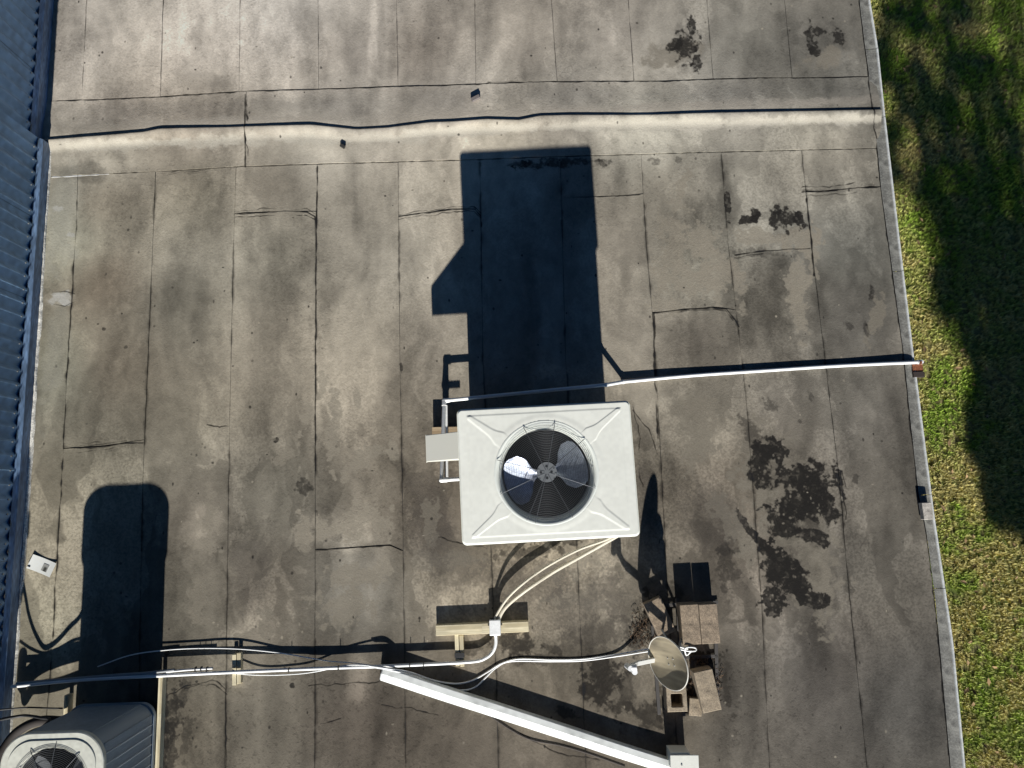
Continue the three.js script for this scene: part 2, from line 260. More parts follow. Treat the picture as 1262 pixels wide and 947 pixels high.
// dark soft washes
for (const q of [[130,160,40,9,0,.8,.6],[100,215,34,12,.1,.72,.8],[105,255,12,50,0,.82,.6],[125,60,12,40,0,.85,.6],[250,100,40,10,0,.8,.6],[220,350,18,50,.1,.84,.7],[150,330,40,80,.1,.9,.7],[140,450,40,90,0,.92,.7],[460,110,6,60,.02,.9,.5],[470,40,5,60,.02,.82,.6],[485,40,4,60,.02,.86,.5],[945,370,26,56,.05,.74,.9],[1005,370,10,50,.05,.78,.8],[895,270,12,40,.1,.76,.8],[1045,330,34,60,0,.86,.7],[855,210,30,24,0,.85,.7],[865,420,50,34,0,.86,.7],[850,270,14,40,0,.86,.7],[835,290,6,60,.05,.85,.5],[1050,130,40,8,-.05,.84,.6],[150,190,60,10,0,.86,.6],[340,600,44,60,0,.92,.6],[330,680,40,80,.1,.93,.6],[550,650,14,60,0,.86,.6],[565,580,20,50,0,.86,.6],[560,700,22,36,0,.9,.5],[880,640,24,34,.1,.8,.7],[830,540,16,40,0,.9,.6],[905,760,22,70,0,.9,.6],[920,860,24,90,.05,.86,.6],[1080,790,40,80,0,.93,.6],[760,640,30,30,0,.9,.5],[700,790,80,34,0,.88,.6],[640,640,60,18,0,.8,.4],[215,250,18,40,0,.9,.6],[160,260,20,30,0,.86,.6],[880,200,50,12,0,.88,.6],[1030,230,40,22,0,.88,.5],[720,180,60,8,0,.95,.5],[500,700,10,90,0,.93,.5],[560,40,10,40,0,.92,.5]])
  blot([q[0], q[1]], q[2] * 1.1, q[3] * 1.1, q[4], 1 - (1 - q[5]) * 1.5, q[6], 0.95, 4.5, 0.4);
for (const q of [[830,300,18,44,.05,.21],[862,300,22,30,0,.23],[880,335,24,36,0,.235],[850,350,40,24,0,.235],[822,375,24,10,0,.24],[935,292,34,10,.1,.23],[985,295,24,16,0,.235],[1000,310,10,30,0,.22],[983,345,14,28,.1,.235],[985,385,9,30,0,.225],[908,345,9,38,0,.215],[840,235,10,26,.1,.215],[1078,395,9,24,.4,.17],
 [258,648,14,18,.2,.23],[250,672,20,8,0,.21],[375,650,14,14,0,.235],[405,655,22,13,0,.25],[440,645,16,20,.1,.245],[470,645,14,20,0,.235],[372,668,8,12,0,.22],[398,478,6,18,.1,.25],[380,510,6,28,.35,.235],[413,505,7,30,-.1,.235],[408,545,7,36,0,.225],[442,495,5,16,-.15,.24],[450,565,22,8,-.4,.215],[425,580,5,12,0,.22],[486,555,8,10,0,.23],[345,560,14,12,0,.2],[470,705,18,12,0,.225],[430,715,34,14,0,.205],[425,745,30,22,0,.195],[245,740,8,26,.1,.18],[325,770,9,18,0,.17],[258,640,6,40,0,.2],[530,640,10,30,0,.2],[520,690,9,16,0,.21],[560,690,26,8,0,.19],[700,700,40,14,-.3,.235],[720,735,36,14,0,.225],[860,535,20,34,.1,.17],[855,500,26,8,0,.17]])
  { const k = q[5]; blot([q[0], q[1]], q[2], q[3], q[4], [k * 1.08, k * .955, k * .735], .78, 1.25, 10, .22, .5); }
// halo of bare mineral grit round the largest damp stain, then the stain itself
for (const q of [[960,610,40,70,-.3],[945,600,22,60,-.2],[1000,690,30,50,-.2],[925,660,16,34,-.6],[905,650,18,40,-.5],[1010,730,26,36,0]]) blot([q[0], q[1]], q[2], q[3], q[4], GRIT, .8, 1.1, 10, .3, .85);
for (const q of [[940,570,22,36,0],[990,610,40,44,0],[968,700,34,46,-.2],[848,58,22,34,.1],[1008,52,22,24,.1],[966,268,26,22,0],[926,270,18,10,-.3],[742,848,36,34,.2],[800,770,20,40,.1],[875,815,24,16,0],[898,850,8,36,-.15],[690,800,60,14,.1],[785,885,40,14,.3]]) blot([q[0], q[1]], q[2], q[3], q[4], .72, .75, 1.1, 9, .45, .4);
for (const q of [[936,575,13,30,0],[953,556,15,14,0],[948,560,10,16,.6],[985,590,26,18,.1],[1003,600,24,30,.2],[985,622,32,24,0],[968,640,22,22,0],[1020,625,12,22,0],[926,656,5,24,-.5],[945,680,16,9,.6],[965,690,16,10,.4],[975,718,30,14,.3],[952,738,17,16,0],[995,735,22,10,.4],[1000,660,20,9,.5],[1036,600,4,18,0],[960,700,18,26,-.4]]) blot([q[0], q[1]], q[2], q[3], q[4], DK, .97, .95, 12, .16, .3);
for (const q of [[926,535,8,22,-.5],[947,498,10,8,0],[998,490,4,6,0],[890,678,7,5,0],[905,678,4,3,0],[985,520,3,3,0],[1054,590,3,5,0],[895,700,12,26,0]]) blot([q[0], q[1]], q[2], q[3], q[4], DK, .55, 1.2, 16, .3, .6);
for (let i = 0; i < 60; i++) blot([rr(925, 1035), rr(550, 745)], rr(.8, 2.2), rr(.8, 2), 0, GRIT, rr(.4, .8), .5, 20, .4);
// upper right stains
blot([826,68], 34, 16, -.2, GRIT, .75, .9, 9, .4, .4); for (const q of [[846,58,15,22,.1],[852,36,5,18,.15],[832,54,12,8,-.2],[858,76,6,14,0]]) blot([q[0], q[1]], q[2], q[3], q[4], DK, .92, .9, 14, .2, .3);
blot([1020,72], 30, 13, -.3, GRIT, .75, .9, 9, .4, .4); for (const q of [[998,50,7,20,.05],[1010,40,14,6,.1],[1004,64,9,7,.2],[1034,46,8,9,0]]) blot([q[0], q[1]], q[2], q[3], q[4], DK, .9, 1, 14, .2, .4);
for (const q of [[966,270,17,16,0],[958,256,5,10,0],[985,272,8,10,0],[924,270,14,6,-.4],[930,266,7,8,0],[897,252,4,18,0]]) blot([q[0], q[1]], q[2], q[3], q[4], DK, .95, .9, 14, .18, .3);
for (const q of [[1073,362,4,9,.1,.8],[1046,402,7,5,.3,.6],[1066,405,3,8,-.3,.6],[938,312,26,5,.05,.45],[745,202,10,5,0,.7],[808,199,7,4,0,.55],[836,198,4,4,0,.5],[680,202,44,6,-.04,.8],[640,203,16,4,0,.6]]) blot([q[0], q[1]], q[2], q[3], q[4], DK, q[5], 1, 14, .3, .5);
// damp under the small junction box, by the dish and the gutter
for (const q of [[742,840,22,24,.2,.85],[725,850,14,14,0,.8],[760,870,14,10,0,.55],[770,855,10,30,.3,.5],[800,882,16,12,0,.7],[815,868,8,14,0,.6],[640,795,26,12,.2,.75],[680,800,16,6,.5,.6],[660,812,24,7,0,.5],[700,878,14,5,.2,.6],[655,680,44,7,-.06,.6],[690,668,26,5,0,.6],[580,800,10,6,0,.5],[575,773,20,5,0,.6],[800,760,14,26,.2,.75],[785,790,14,14,0,.6],[868,812,20,8,0,.8],[896,856,5,26,-.15,.6],[850,865,8,18,0,.6],[830,735,8,14,0,.5],[745,780,40,16,-.2,.35]]) blot([q[0], q[1]], q[2], q[3], q[4], MOSS, Math.min(1, q[5] * 1.15), 1.1, 13, .35, .6);
for (const q of [[214,880,9,24,.1,.75],[222,860,8,16,.3,.6],[210,925,7,30,0,.7],[232,905,6,24,.2,.5],[205,850,3,40,0,.8],[204,920,3,40,0,.8],[375,601,9,9,0,.7],[340,543,3,3,0,.9],[128,406,2,2,0,.8],[156,428,2,2,0,.7],[360,845,2,3,0,.9],[495,456,2.5,10,0,.8],[497,575,14,10,.6,.25]]) blot([q[0], q[1]], q[2], q[3], q[4], DK, q[5], 1.1, 16, .25, .6);
// sand-like dark flecks where the granules are worn
for (const q of [[690,735,70,40,0],[740,760,50,40,0],[880,640,40,50,0],[310,690,26,50,0],[560,690,40,40,0],[650,715,60,26,0],[790,620,20,50,0],[525,640,30,60,0]]) blot([q[0], q[1]], q[2], q[3], q[4], [0.06,0.052,0.045], .38, .6, 5, .5, 1);

// bitumen lines along the seams, end laps, cracks
for (const s of upW) seamLine(s, 0.0065, 0.5, 0.006, 0.45);
for (const s of loW) { seamLine(s, 0.0065, 0.55, 0.008, 0.45); seamLine(s, .022, .16, .02, .5, .5); }
seamLine(loW[3].slice(0, 3), 0.010, .8, .006, .2); seamLine(loW[0], 0.010, .6, .012, .4);
seamLine(seamUp, 0.009, .9, .01, .2); seamLine(seamLo, 0.007, .7, .006, .35);
seamLine(edgeIn, 0.010, .8, .02, .42);
const wrinkles = (pts, n, spread) => { for (let i = 0; i < n; i++) { const d = rr(-spread, spread); seamLine(pts.map(q => V(q.x + rr(-.01, .01), 0, q.z + d)), rr(.004, .009), rr(.4, .8), .03, rr(.3, .55)); } };
const laps = [P([289,263],[320,262],[350,261],[378,261],[388,267],[390,280]), P([491,267],[530,262],[560,258],[585,258],[592,266],[593,280]), P([78,553],[100,552],[130,550],[155,546],[177,546]), P([804,386],[840,382],[880,379],[895,381],[905,392],[911,403]), P([988,237],[1020,236],[1055,232],[1086,231]), P([389,678],[440,675],[480,672],[494,678]), P([735,243],[760,242],[789,240]), P([905,314],[940,310],[998,306])];
laps.forEach((l, i) => { seamLine(l, .009, .8, .01, .3); wrinkles(l.slice(0, -1), [4, 5, 5, 4, 8, 1, 1, 4][i], [.05, .05, .05, .04, .06, .01, .02, .07][i]); });
wrinkles(P([1065,228],[1086,226]), 5, .05); wrinkles(P([303,118],[306,150]), 3, .02); wrinkles(P([302,168],[307,200]), 4, .02); wrinkles(P([195,214],[290,207]), 3, .02); wrinkles(P([600,103],[640,101]), 4, .02); wrinkles(P([225,118],[290,114]), 2, .02);
seamLine(P([302,116],[303,160],[302,206]), .012, .6, .012, .2);
for (const l of [P([228,850],[245,843],[265,846],[280,855]), P([200,862],[230,846],[262,838],[278,850],[279,947]), P([255,523],[270,527],[284,525]), P([640,905],[665,918],[700,930],[750,937]), P([540,662],[560,668],[600,676]), P([780,500],[790,540],[786,560],[792,600]), P([470,868],[500,872],[540,880]), P([780,505],[800,530],[812,560]), P([395,892],[420,884]), P([1040,600],[1036,580],[1042,640]), P([380,845],[430,843],[480,838])]) seamLine(l, .008, .7, .03, .3);
seamLine(P([805,386],[806,460],[812,540]), .014, .6, .02, .3); seamLine(P([993,245],[1000,300],[1003,340]), .012, .7, .01, .2);
for (let i = 0; i < 420; i++) { const px = rr(40, 1150), py = rr(0, 940); blot([px, py], rr(.7, 1.6), rr(.7, 2.0), 0, rnd() < .72 ? DK : PALE, rr(.4, .9), .3, 20, .4); }

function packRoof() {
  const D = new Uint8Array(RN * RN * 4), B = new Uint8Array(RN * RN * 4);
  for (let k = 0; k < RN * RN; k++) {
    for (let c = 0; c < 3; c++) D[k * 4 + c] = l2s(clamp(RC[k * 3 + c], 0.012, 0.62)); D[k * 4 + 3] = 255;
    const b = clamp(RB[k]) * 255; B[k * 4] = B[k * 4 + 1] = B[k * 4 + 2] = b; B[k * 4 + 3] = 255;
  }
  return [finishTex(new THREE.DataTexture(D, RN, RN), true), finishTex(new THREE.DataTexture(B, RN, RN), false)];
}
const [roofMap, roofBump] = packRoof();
for (const t of [roofMap, roofBump]) t.wrapS = t.wrapT = THREE.MirroredRepeatWrapping;
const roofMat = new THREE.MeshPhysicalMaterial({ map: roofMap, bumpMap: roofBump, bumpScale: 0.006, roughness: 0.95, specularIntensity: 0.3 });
const bitumen = std([0.022, 0.021, 0.020], 0.85);
const roofUV = p => [(p[0] - RX0) / RL, (p[2] - RZ0) / RL];

// ---------------------------------------------------------------- the roof of the building
const building = thing('flat_roof_building', 'building with weathered grey brown flat roof laid in long membrane strips', 'building');
const EAVE = -3.4;                                                // the lawn lies this far below the roof
const ZA = -10, ZB = 7;
{
  const g = []; const xr = 4.30;
  g.push(new THREE.BoxGeometry(xr + 5.6, 0.3, ZB - ZA - 0.02).translate((xr - 5.6) / 2, -0.152, (ZA + ZB) / 2));
  part('underlay', g, bitumen, building);
  part('wall', new THREE.BoxGeometry(xr + 5.5, -EAVE - 0.31, ZB - ZA - 0.3).translate((xr - 0.2 - 5.6) / 2, (EAVE - 0.31) / 2, (ZA + ZB) / 2), new THREE.MeshStandardMaterial({ map: speck([176, 168, 150], .15, 8, 50), roughness: .9 }), building);
}
// one sheet: between two seams (functions x(z)) and two ends (functions z(x)), edges a few millimetres ragged, its top about 6 mm up
function sheet(xl, xr, zt, zb, name = 'membrane_sheet', yf = null, n = 0, cell = 0.12) {
  const zc = (zt((xl(0) + xr(0)) / 2) + zb((xl(0) + xr(0)) / 2)) / 2;
  const len = Math.abs(zb((xl(zc) + xr(zc)) / 2) - zt((xl(zc) + xr(zc)) / 2)), wid = Math.abs(xr(zc) - xl(zc));
  const nu = Math.max(4, Math.ceil(wid / cell)), nv = Math.max(4, Math.ceil(len / cell * 0.8));
  const us = [0, .006 / wid, ...range(.03 / wid, 1 - .03 / wid, nu), 1 - .006 / wid, 1], vs = [0, .006 / len, ...range(.03 / len, 1 - .03 / len, nv), 1 - .006 / len, 1];
  const tilt = rr(-.002, .002), lift = rr(0, .003);
  const pos = (u, v) => {
    let x0 = lerp(xl(zc), xr(zc), u), z = lerp(zt(x0), zb(x0), v), x = lerp(xl(z), xr(z), u); z = lerp(zt(x), zb(x), v); x = lerp(xl(z), xr(z), u);
    const gL = .0008 + .0035 * noise(z * 9 + n, 3) ** 2, gR = .0008 + .0035 * noise(z * 9 + n, 8) ** 2;
    if (u < .5) x += gL * (1 - u * 2); else x -= gR * (u * 2 - 1);
    const gT = .001 + .004 * noise(x * 9, 5 + n); if (v < .5) z += gT * (1 - v * 2); else z -= gT * (v * 2 - 1);
    const y = .0065 + lift + tilt * (u - .5) + .006 * (fbm(x * 1.7 + 5, z * 1.7, 3) - .5) + (yf ? yf(x, z) : 0);
    return [x, y, z];
  };
  const top = gridGeo(us, vs, pos, roofUV);
  const skirt = [], idx = [], uv = []; const ring = [];
  us.forEach(u => ring.push([u, 0])); vs.slice(1).forEach(v => ring.push([1, v])); [...us].reverse().slice(1).forEach(u => ring.push([u, 1])); [...vs].reverse().slice(1).forEach(v => ring.push([0, v]));
  ring.forEach(([u, v], i) => { const p = pos(u, v); skirt.push(...p, p[0], (yf ? Math.max(-.004, p[1] - .012) : -.004), p[2]); const t = roofUV(p); uv.push(...t, ...t); if (i) { const a = i * 2; idx.push(a - 2, a, a - 1, a, a + 1, a - 1); } });
  const sg = new THREE.BufferGeometry(); sg.setAttribute('position', new THREE.Float32BufferAttribute(skirt, 3)); sg.setAttribute('uv', new THREE.Float32BufferAttribute(uv, 2)); sg.setIndex(idx); sg.computeVertexNormals();
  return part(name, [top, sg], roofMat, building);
}
const fx = W => z => xAt(W, z);
const wallX = z => -5.185, rightX = z => xAt(edgeIn, clamp(z, -5.6, 2.8)) + (z > 2.8 ? 0 : 0);
{
  const L = [wallX, ...upW.map(fx), rightX];
  for (let i = 0; i < L.length - 1; i++) sheet(i ? L[i] : z => -5.32, L[i + 1], x => ZA, x => zAt(seamUp, x), 'membrane_sheet', null, i);
  const cols = [[550], [550.5], [], [262], [], [262], [], [242], [384], [], [233], []];
  const lapOf = { 1: laps[2], 3: laps[0], 4: laps[5], 5: laps[1], 7: laps[6], 8: laps[3], 10: laps[4] };
  const Q = [z => -5.185, ...loW.map(fx), rightX];
  for (let i = 0; i < Q.length - 1; i++) {
    const lo = x => zAt(seamLo, x) , end = x => ZB, lap = lapOf[i];
    if (!lap) { sheet(Q[i], Q[i + 1], lo, end, 'membrane_sheet', null, 20 + i); continue; }
    const zl = x => zAt(lap.slice(0, 4), x);
    sheet(Q[i], Q[i + 1], lo, zl, 'membrane_sheet', null, 20 + i);
    sheet(Q[i], Q[i + 1], zl, end, 'membrane_sheet', (x, z) => .001 + .005 * Math.exp(-Math.pow((z - zl(x)) / .05, 2)) * (.3 + noise(x * 12, z * 12)), 20 + i);
  }
}
// the raised joint across the roof: two lengths of cover sheet bent over a low wooden curb
{
  const prof = (x, z) => {
    const zr = zAt(ridgeW, x), a = zAt(seamUp, x), b = zAt(seamLo, x), H = .056 + .018 * (noise(x * 1.3, 2) - .5);
    if (z > zr) { const d = z - zr, s = b - zr; return H * .74 * (1 - sstep(0, .135, d)) + H * .26 * (1 - sstep(.05, s, d)); }
    const d = zr - z, s = zr - a; return H * .42 * (1 - sstep(.004, .03, d)) + H * .58 * (1 - sstep(.05, s, d));
  };
  const joinX = at(303, 160).x;
  const cover = (xa, xb, n) => {
    const xs = range(xa, xb, Math.ceil((xb - xa) / .05)), vs = [...range(0, .42, 12), ...range(.43, .62, 22), ...range(.64, 1, 14)];
    const pos = (x, v) => { const a = zAt(seamUp, x) + .004, b = zAt(seamLo, x) - .004, zr = zAt(ridgeW, x); let z = v < .525 ? lerp(a, zr, v / .525) : lerp(zr, b, (v - .525) / .475); return [x, .011 + n * .002 + prof(x, z) + .006 * (fbm(x * 3, z * 3, 3) - .5), z]; };
    const g = gridGeo(xs, vs, pos, roofUV), sk = [];
    for (const v of [0, 1]) sk.push(gridGeo(xs, [0, 1], (x, t) => { const p = pos(x, v); return [p[0], v ? p[1] * (1 - t) - .003 * t : p[1] * (1 - t) - .003 * t, p[2]]; }, roofUV));
    for (const x of [xa, xb]) sk.push(gridGeo(vs, [0, 1], (v, t) => { const p = pos(x, v); return [p[0], p[1] - t * .012, p[2]]; }, roofUV));
    part('joint_cover', [g, ...sk], roofMat, building);
  };
  cover(-5.30, joinX - .0025, 0); cover(joinX + .0025, 4.335, 1);
}
// metal edge along the lawn side: a stripped-in flange and a raised lip, in lengths
{
  const trimMap = speck([122, 121, 114], .3, 9, 70);
  const trim = new THREE.MeshStandardMaterial({ map: trimMap, roughness: .55, metalness: .15 }), lip = new THREE.MeshStandardMaterial({ map: speck([206, 207, 202], .15, 9, 60), roughness: .45, metalness: .1 });
  const cuts = [ZA, at(1078, 62).z, at(1089, 146).z, at(1118, 400).z - .6, at(1145, 610).z, at(1162, 725).z, ZB];
  for (let i = 0; i < cuts.length - 1; i++) {
    const a = cuts[i] + .003, b = cuts[i + 1] - .003, zs = range(a, b, Math.max(3, Math.ceil((b - a) / .15))), zc = z => clamp(z, -5.6, 2.9);
    const flange = gridGeo(range(0, 1, 6), zs, (u, z) => [lerp(xAt(edgeIn, zc(z)) + .004 + .003 * noise(z * 15, 1), xAt(edgeOut, zc(z)) - .018, u), .014 + .012 * u * u + .002 * noise(z * 5, u * 4), z], p => [p[0] * 2, p[2] * 2]);
    part('edge_flange', flange, trim, building);
    const X = z => xAt(edgeOut, zc(z)), sec = [[-.02, .022], [-.016, .037], [-.006, .042], [.003, .038], [.006, .028], [.007, -.1], [.012, -.118]];
    part('edge_lip', gridGeo(range(0, sec.length - 1, sec.length - 1), zs, (k, z) => [X(z) + sec[k][0], sec[k][1], z], p => [p[0] * 2, p[2] * 2]), lip, building);
  }
}

// ---------------------------------------------------------------- blue corrugated metal wall on the left
{
  const wallT = thing('metal_wall', 'blue corrugated metal wall rising along the left edge of the flat roof', 'wall');
  const blueMap = speck([124, 158, 188], .16, 5, 40);
  const blue = new THREE.MeshStandardMaterial({ map: blueMap, roughness: .5, metalness: .05 });
  const flash = new THREE.MeshStandardMaterial({ map: speck([108, 132, 160], .3, 6, 30), roughness: .5 }), pale = new THREE.MeshStandardMaterial({ map: speck([86, 108, 124], .35, 8, 50), roughness: .6 });
  const stepZ = at(62, 182).z - .02, PITCH = .149, TOP = 3.1;
  const rib = z => { const a = z / PITCH * Math.PI * 2; return .016 * Math.sin(a) + .003 * Math.sin(2 * a) + .004 * (noise(z * 2.1, 4) - .5); };
  const stretch = (za, zb, off) => {
    const n = Math.round((zb - za) / (PITCH * 6));
    for (let i = 0; i < n; i++) {
      const a = za + (zb - za) * i / n + .002, b = za + (zb - za) * (i + 1) / n - .002;
      const g = gridGeo(range(a, b, Math.ceil((b - a) / .012)), range(.17, TOP, 8), (z, y) => [-5.235 - off + rib(z) + (y - .17) * .0, y, z], (p, u, v) => [u * .5, v * .5]);
      part('corrugated_panel', g, blue, wallT);
    }
    const sc = []; for (let z = Math.ceil(za / PITCH) * PITCH + PITCH * .25; z < zb; z += PITCH) if (z > -7 && z < 3.5) for (const y of [.26, .95]) { const g = new THREE.CylinderGeometry(.009, .009, .012, 6); g.rotateZ(Math.PI / 2); g.translate(-5.233 - off + rib(z), y, z); sc.push(g); }
    if (sc.length) part('screw_row', sc, M.galv, wallT).userData.kind = 'stuff';
    const zs = range(za, zb, Math.ceil((zb - za) / .1)), sec = [[0, -.005], [0, .012], [-.004, .03], [-.006, .145], [-.003, .15], [-.010, .156], [-.03, .20]];
    part('base_flashing', gridGeo(range(0, sec.length - 1, sec.length - 1), zs, (k, z) => [-5.19 - off + sec[k][0] + .004 * (noise(z * 3, k * .5) - .5), sec[k][1] + .003 * (noise(z * 4, 9) - .5), z], p => [p[1] * 3, p[2] * .7]), flash, wallT);
    part('closure_strip', gridGeo(range(0, 3, 3), range(za, zb, Math.ceil((zb - za) / .015)), (k, z) => [-5.204 - off - .007 * k + (k > 1 ? .012 * (noise(z * 14, 3) - .3) : 0), .152 + [0, .012, .02, .05][k] + .006 * (noise(z * 9, k) - .5), z], p => [p[0] * 3, p[2] * .7]), pale, wallT);
  };
  stretch(stepZ, ZB, 0); stretch(ZA, stepZ,   .095);
  part('corner_trim', new THREE.BoxGeometry(.12, TOP, .02).translate(-5.315, TOP / 2, stepZ - .012), blue, wallT);
  part('wall_core', new THREE.BoxGeometry(.3, TOP + .02, ZB - ZA).translate(-5.56, (TOP + .02) / 2, (ZA + ZB) / 2), std([.2, .22, .25], .8), wallT);
  part('cap_flashing', new THREE.BoxGeometry(.5, .03, ZB - ZA).translate(-5.46, TOP + .035, (ZA + ZB) / 2), flash, wallT);
  // ragged pale sealant where the roof sheets meet the wall
  const zs = range(stepZ, 3.4, 320);
  const bead = gridGeo(range(0, 4, 4), zs, (k, z) => { const w = .006 + .03 * fbm(z * 5, 2, 3) * noise(z * 2.3, 5) + .018 * sstep(.6, .8, noise(z * 1.5, 8)); return [-5.192 + w * k / 4 + .004 * noise(z * 30, k), [.03, .026, .021, .016, .004][k] + .006 * noise(z * 24, k * 2), z]; }, p => [p[0] * 4, p[2] * 2]);
  part('sealant', bead, M.seal, wallT);
}

// ---------------------------------------------------------------- lawn far below on the right
{
  const GN = 1024, GL = 16;
  const lawnTex = dataTex(GN, GN, (i, j) => {
    const x = i / GN * GL, z = j / GN * GL, n = fbm(x * 1.2, z * 1.2, 4), d = fbm(x * 5 + 8, z * 5, 3), f = hash(i, j) * .5 + .5 * noise(x * 22, z * 22);
    const dry = clamp(sstep(.44, .6, n) * .7 + .5 * sstep(.5, .66, d)), g = [.11, .14, .026], b = [.22, .185, .08];
    return g.map((c, k) => l2s(lerp(c, b[k], dry) * (.55 + .9 * f)));
  }, true);
  const mat = new THREE.MeshStandardMaterial({ map: lawnTex, roughness: 1 });
  const g = new THREE.PlaneGeometry(700, 700).rotateX(-Math.PI / 2).translate(0, EAVE, 0), p = g.attributes.position, uv = g.attributes.uv;
  for (let i = 0; i < p.count; i++) uv.setXY(i, p.getX(i) / GL, p.getZ(i) / GL);
  const lawn = part('lawn', g, mat); lawn.userData.kind = 'structure'; lawn.userData.label = 'green lawn with dry patches far below the roof edge';
  // tufts of blades
  const bl = [], N = 8;
  for (let k = 0; k < N; k++) {
    const a = k / N * Math.PI * 2 + rr(-.3, .3), lean = rr(.012, .05), h = rr(.035, .075), r = rr(0, .022), w = rr(.0035, .006);
    const cx = Math.cos(a), sz = Math.sin(a), bx = r * cx, bz = r * sz, px = -sz * w, pz = cx * w;
    const q = [[bx - px, 0, bz - pz], [bx + px, 0, bz + pz], [bx + cx * lean * .4 + px * .8, h * .65, bz + sz * lean * .4 + pz * .8], [bx + cx * lean * .4 - px * .8, h * .65, bz + sz * lean * .4 - pz * .8], [bx + cx * lean, h, bz + sz * lean]];
    for (const t of [[0, 1, 2], [0, 2, 3], [3, 2, 4]]) for (const i of t) bl.push(...q[i]);
  }
  const tg = new THREE.BufferGeometry(); tg.setAttribute('position', new THREE.Float32BufferAttribute(bl, 3)); tg.computeVertexNormals();
  const COUNT = 85000, grass = new THREE.InstancedMesh(tg, std([1, 1, 1], .75, { side: THREE.DoubleSide }), COUNT);
  const m = new THREE.Matrix4(), q = new THREE.Quaternion(), c = new THREE.Color();
  for (let i = 0; i < COUNT; i++) {
    const x = rr(4.0, 10.5), z = rr(-9.5, 5.5), s = rr(.5, 1.1), n = fbm(x * 1.3 + 4, z * 1.3, 4), d = fbm(x * 4 + 8, z * 4, 3);
    m.compose(V(x, EAVE - .004, z), q.setFromAxisAngle(V(0, 1, 0), rr(0, 6.28)), V(s, s * rr(.7, 1.2), s)); grass.setMatrixAt(i, m);
    const dry = clamp(sstep(.40, .58, n) * .8 + sstep(.46, .62, d) * .7 - .22 + .5 * sstep(-2.5, 3, z) + rr(-.3, .3)), k = rr(.7, 1.25);
    c.setRGB(lerp(.29, .58, dry) * k, lerp(.42, .51, dry) * k, lerp(.045, .19, dry) * k); grass.setColorAt(i, c);
  }
  grass.name = 'grass'; grass.castShadow = grass.receiveShadow = true; grass.userData = { kind: 'stuff', label: 'short mown grass blades covering the lawn beside the roof' }; scene.add(grass);
}
{
  const lf = new THREE.BufferGeometry(); lf.setAttribute('position', new THREE.Float32BufferAttribute([-.05, 0, 0, 0, .01, .022, .05, .004, 0, -.05, 0, 0, .05, .004, 0, 0, .008, -.022], 3)); lf.computeVertexNormals();
  const N = 900, im = new THREE.InstancedMesh(lf, std([1, 1, 1], .9, { side: THREE.DoubleSide }), N), m = new THREE.Matrix4(), q = new THREE.Quaternion(), e = new THREE.Euler(), c = new THREE.Color();
  for (let i = 0; i < N; i++) { const x = 4.2 + 6 * Math.pow(rnd(), 1.4); m.compose(V(x, EAVE + rr(.02, .06), rr(-9, 5)), q.setFromEuler(e.set(rr(-.6, .6), rr(0, 6.28), rr(-.6, .6))), V(1, 1, 1).multiplyScalar(rr(.5, 1.3))); im.setMatrixAt(i, m); const b = rr(.5, 1.3); c.setRGB(.26 * b, .17 * b, .08 * b); im.setColorAt(i, c); }
  im.name = 'fallen_leaves'; im.castShadow = im.receiveShadow = true; im.userData = { kind: 'stuff', label: 'brown fallen leaves scattered over the lawn' }; scene.add(im);
}
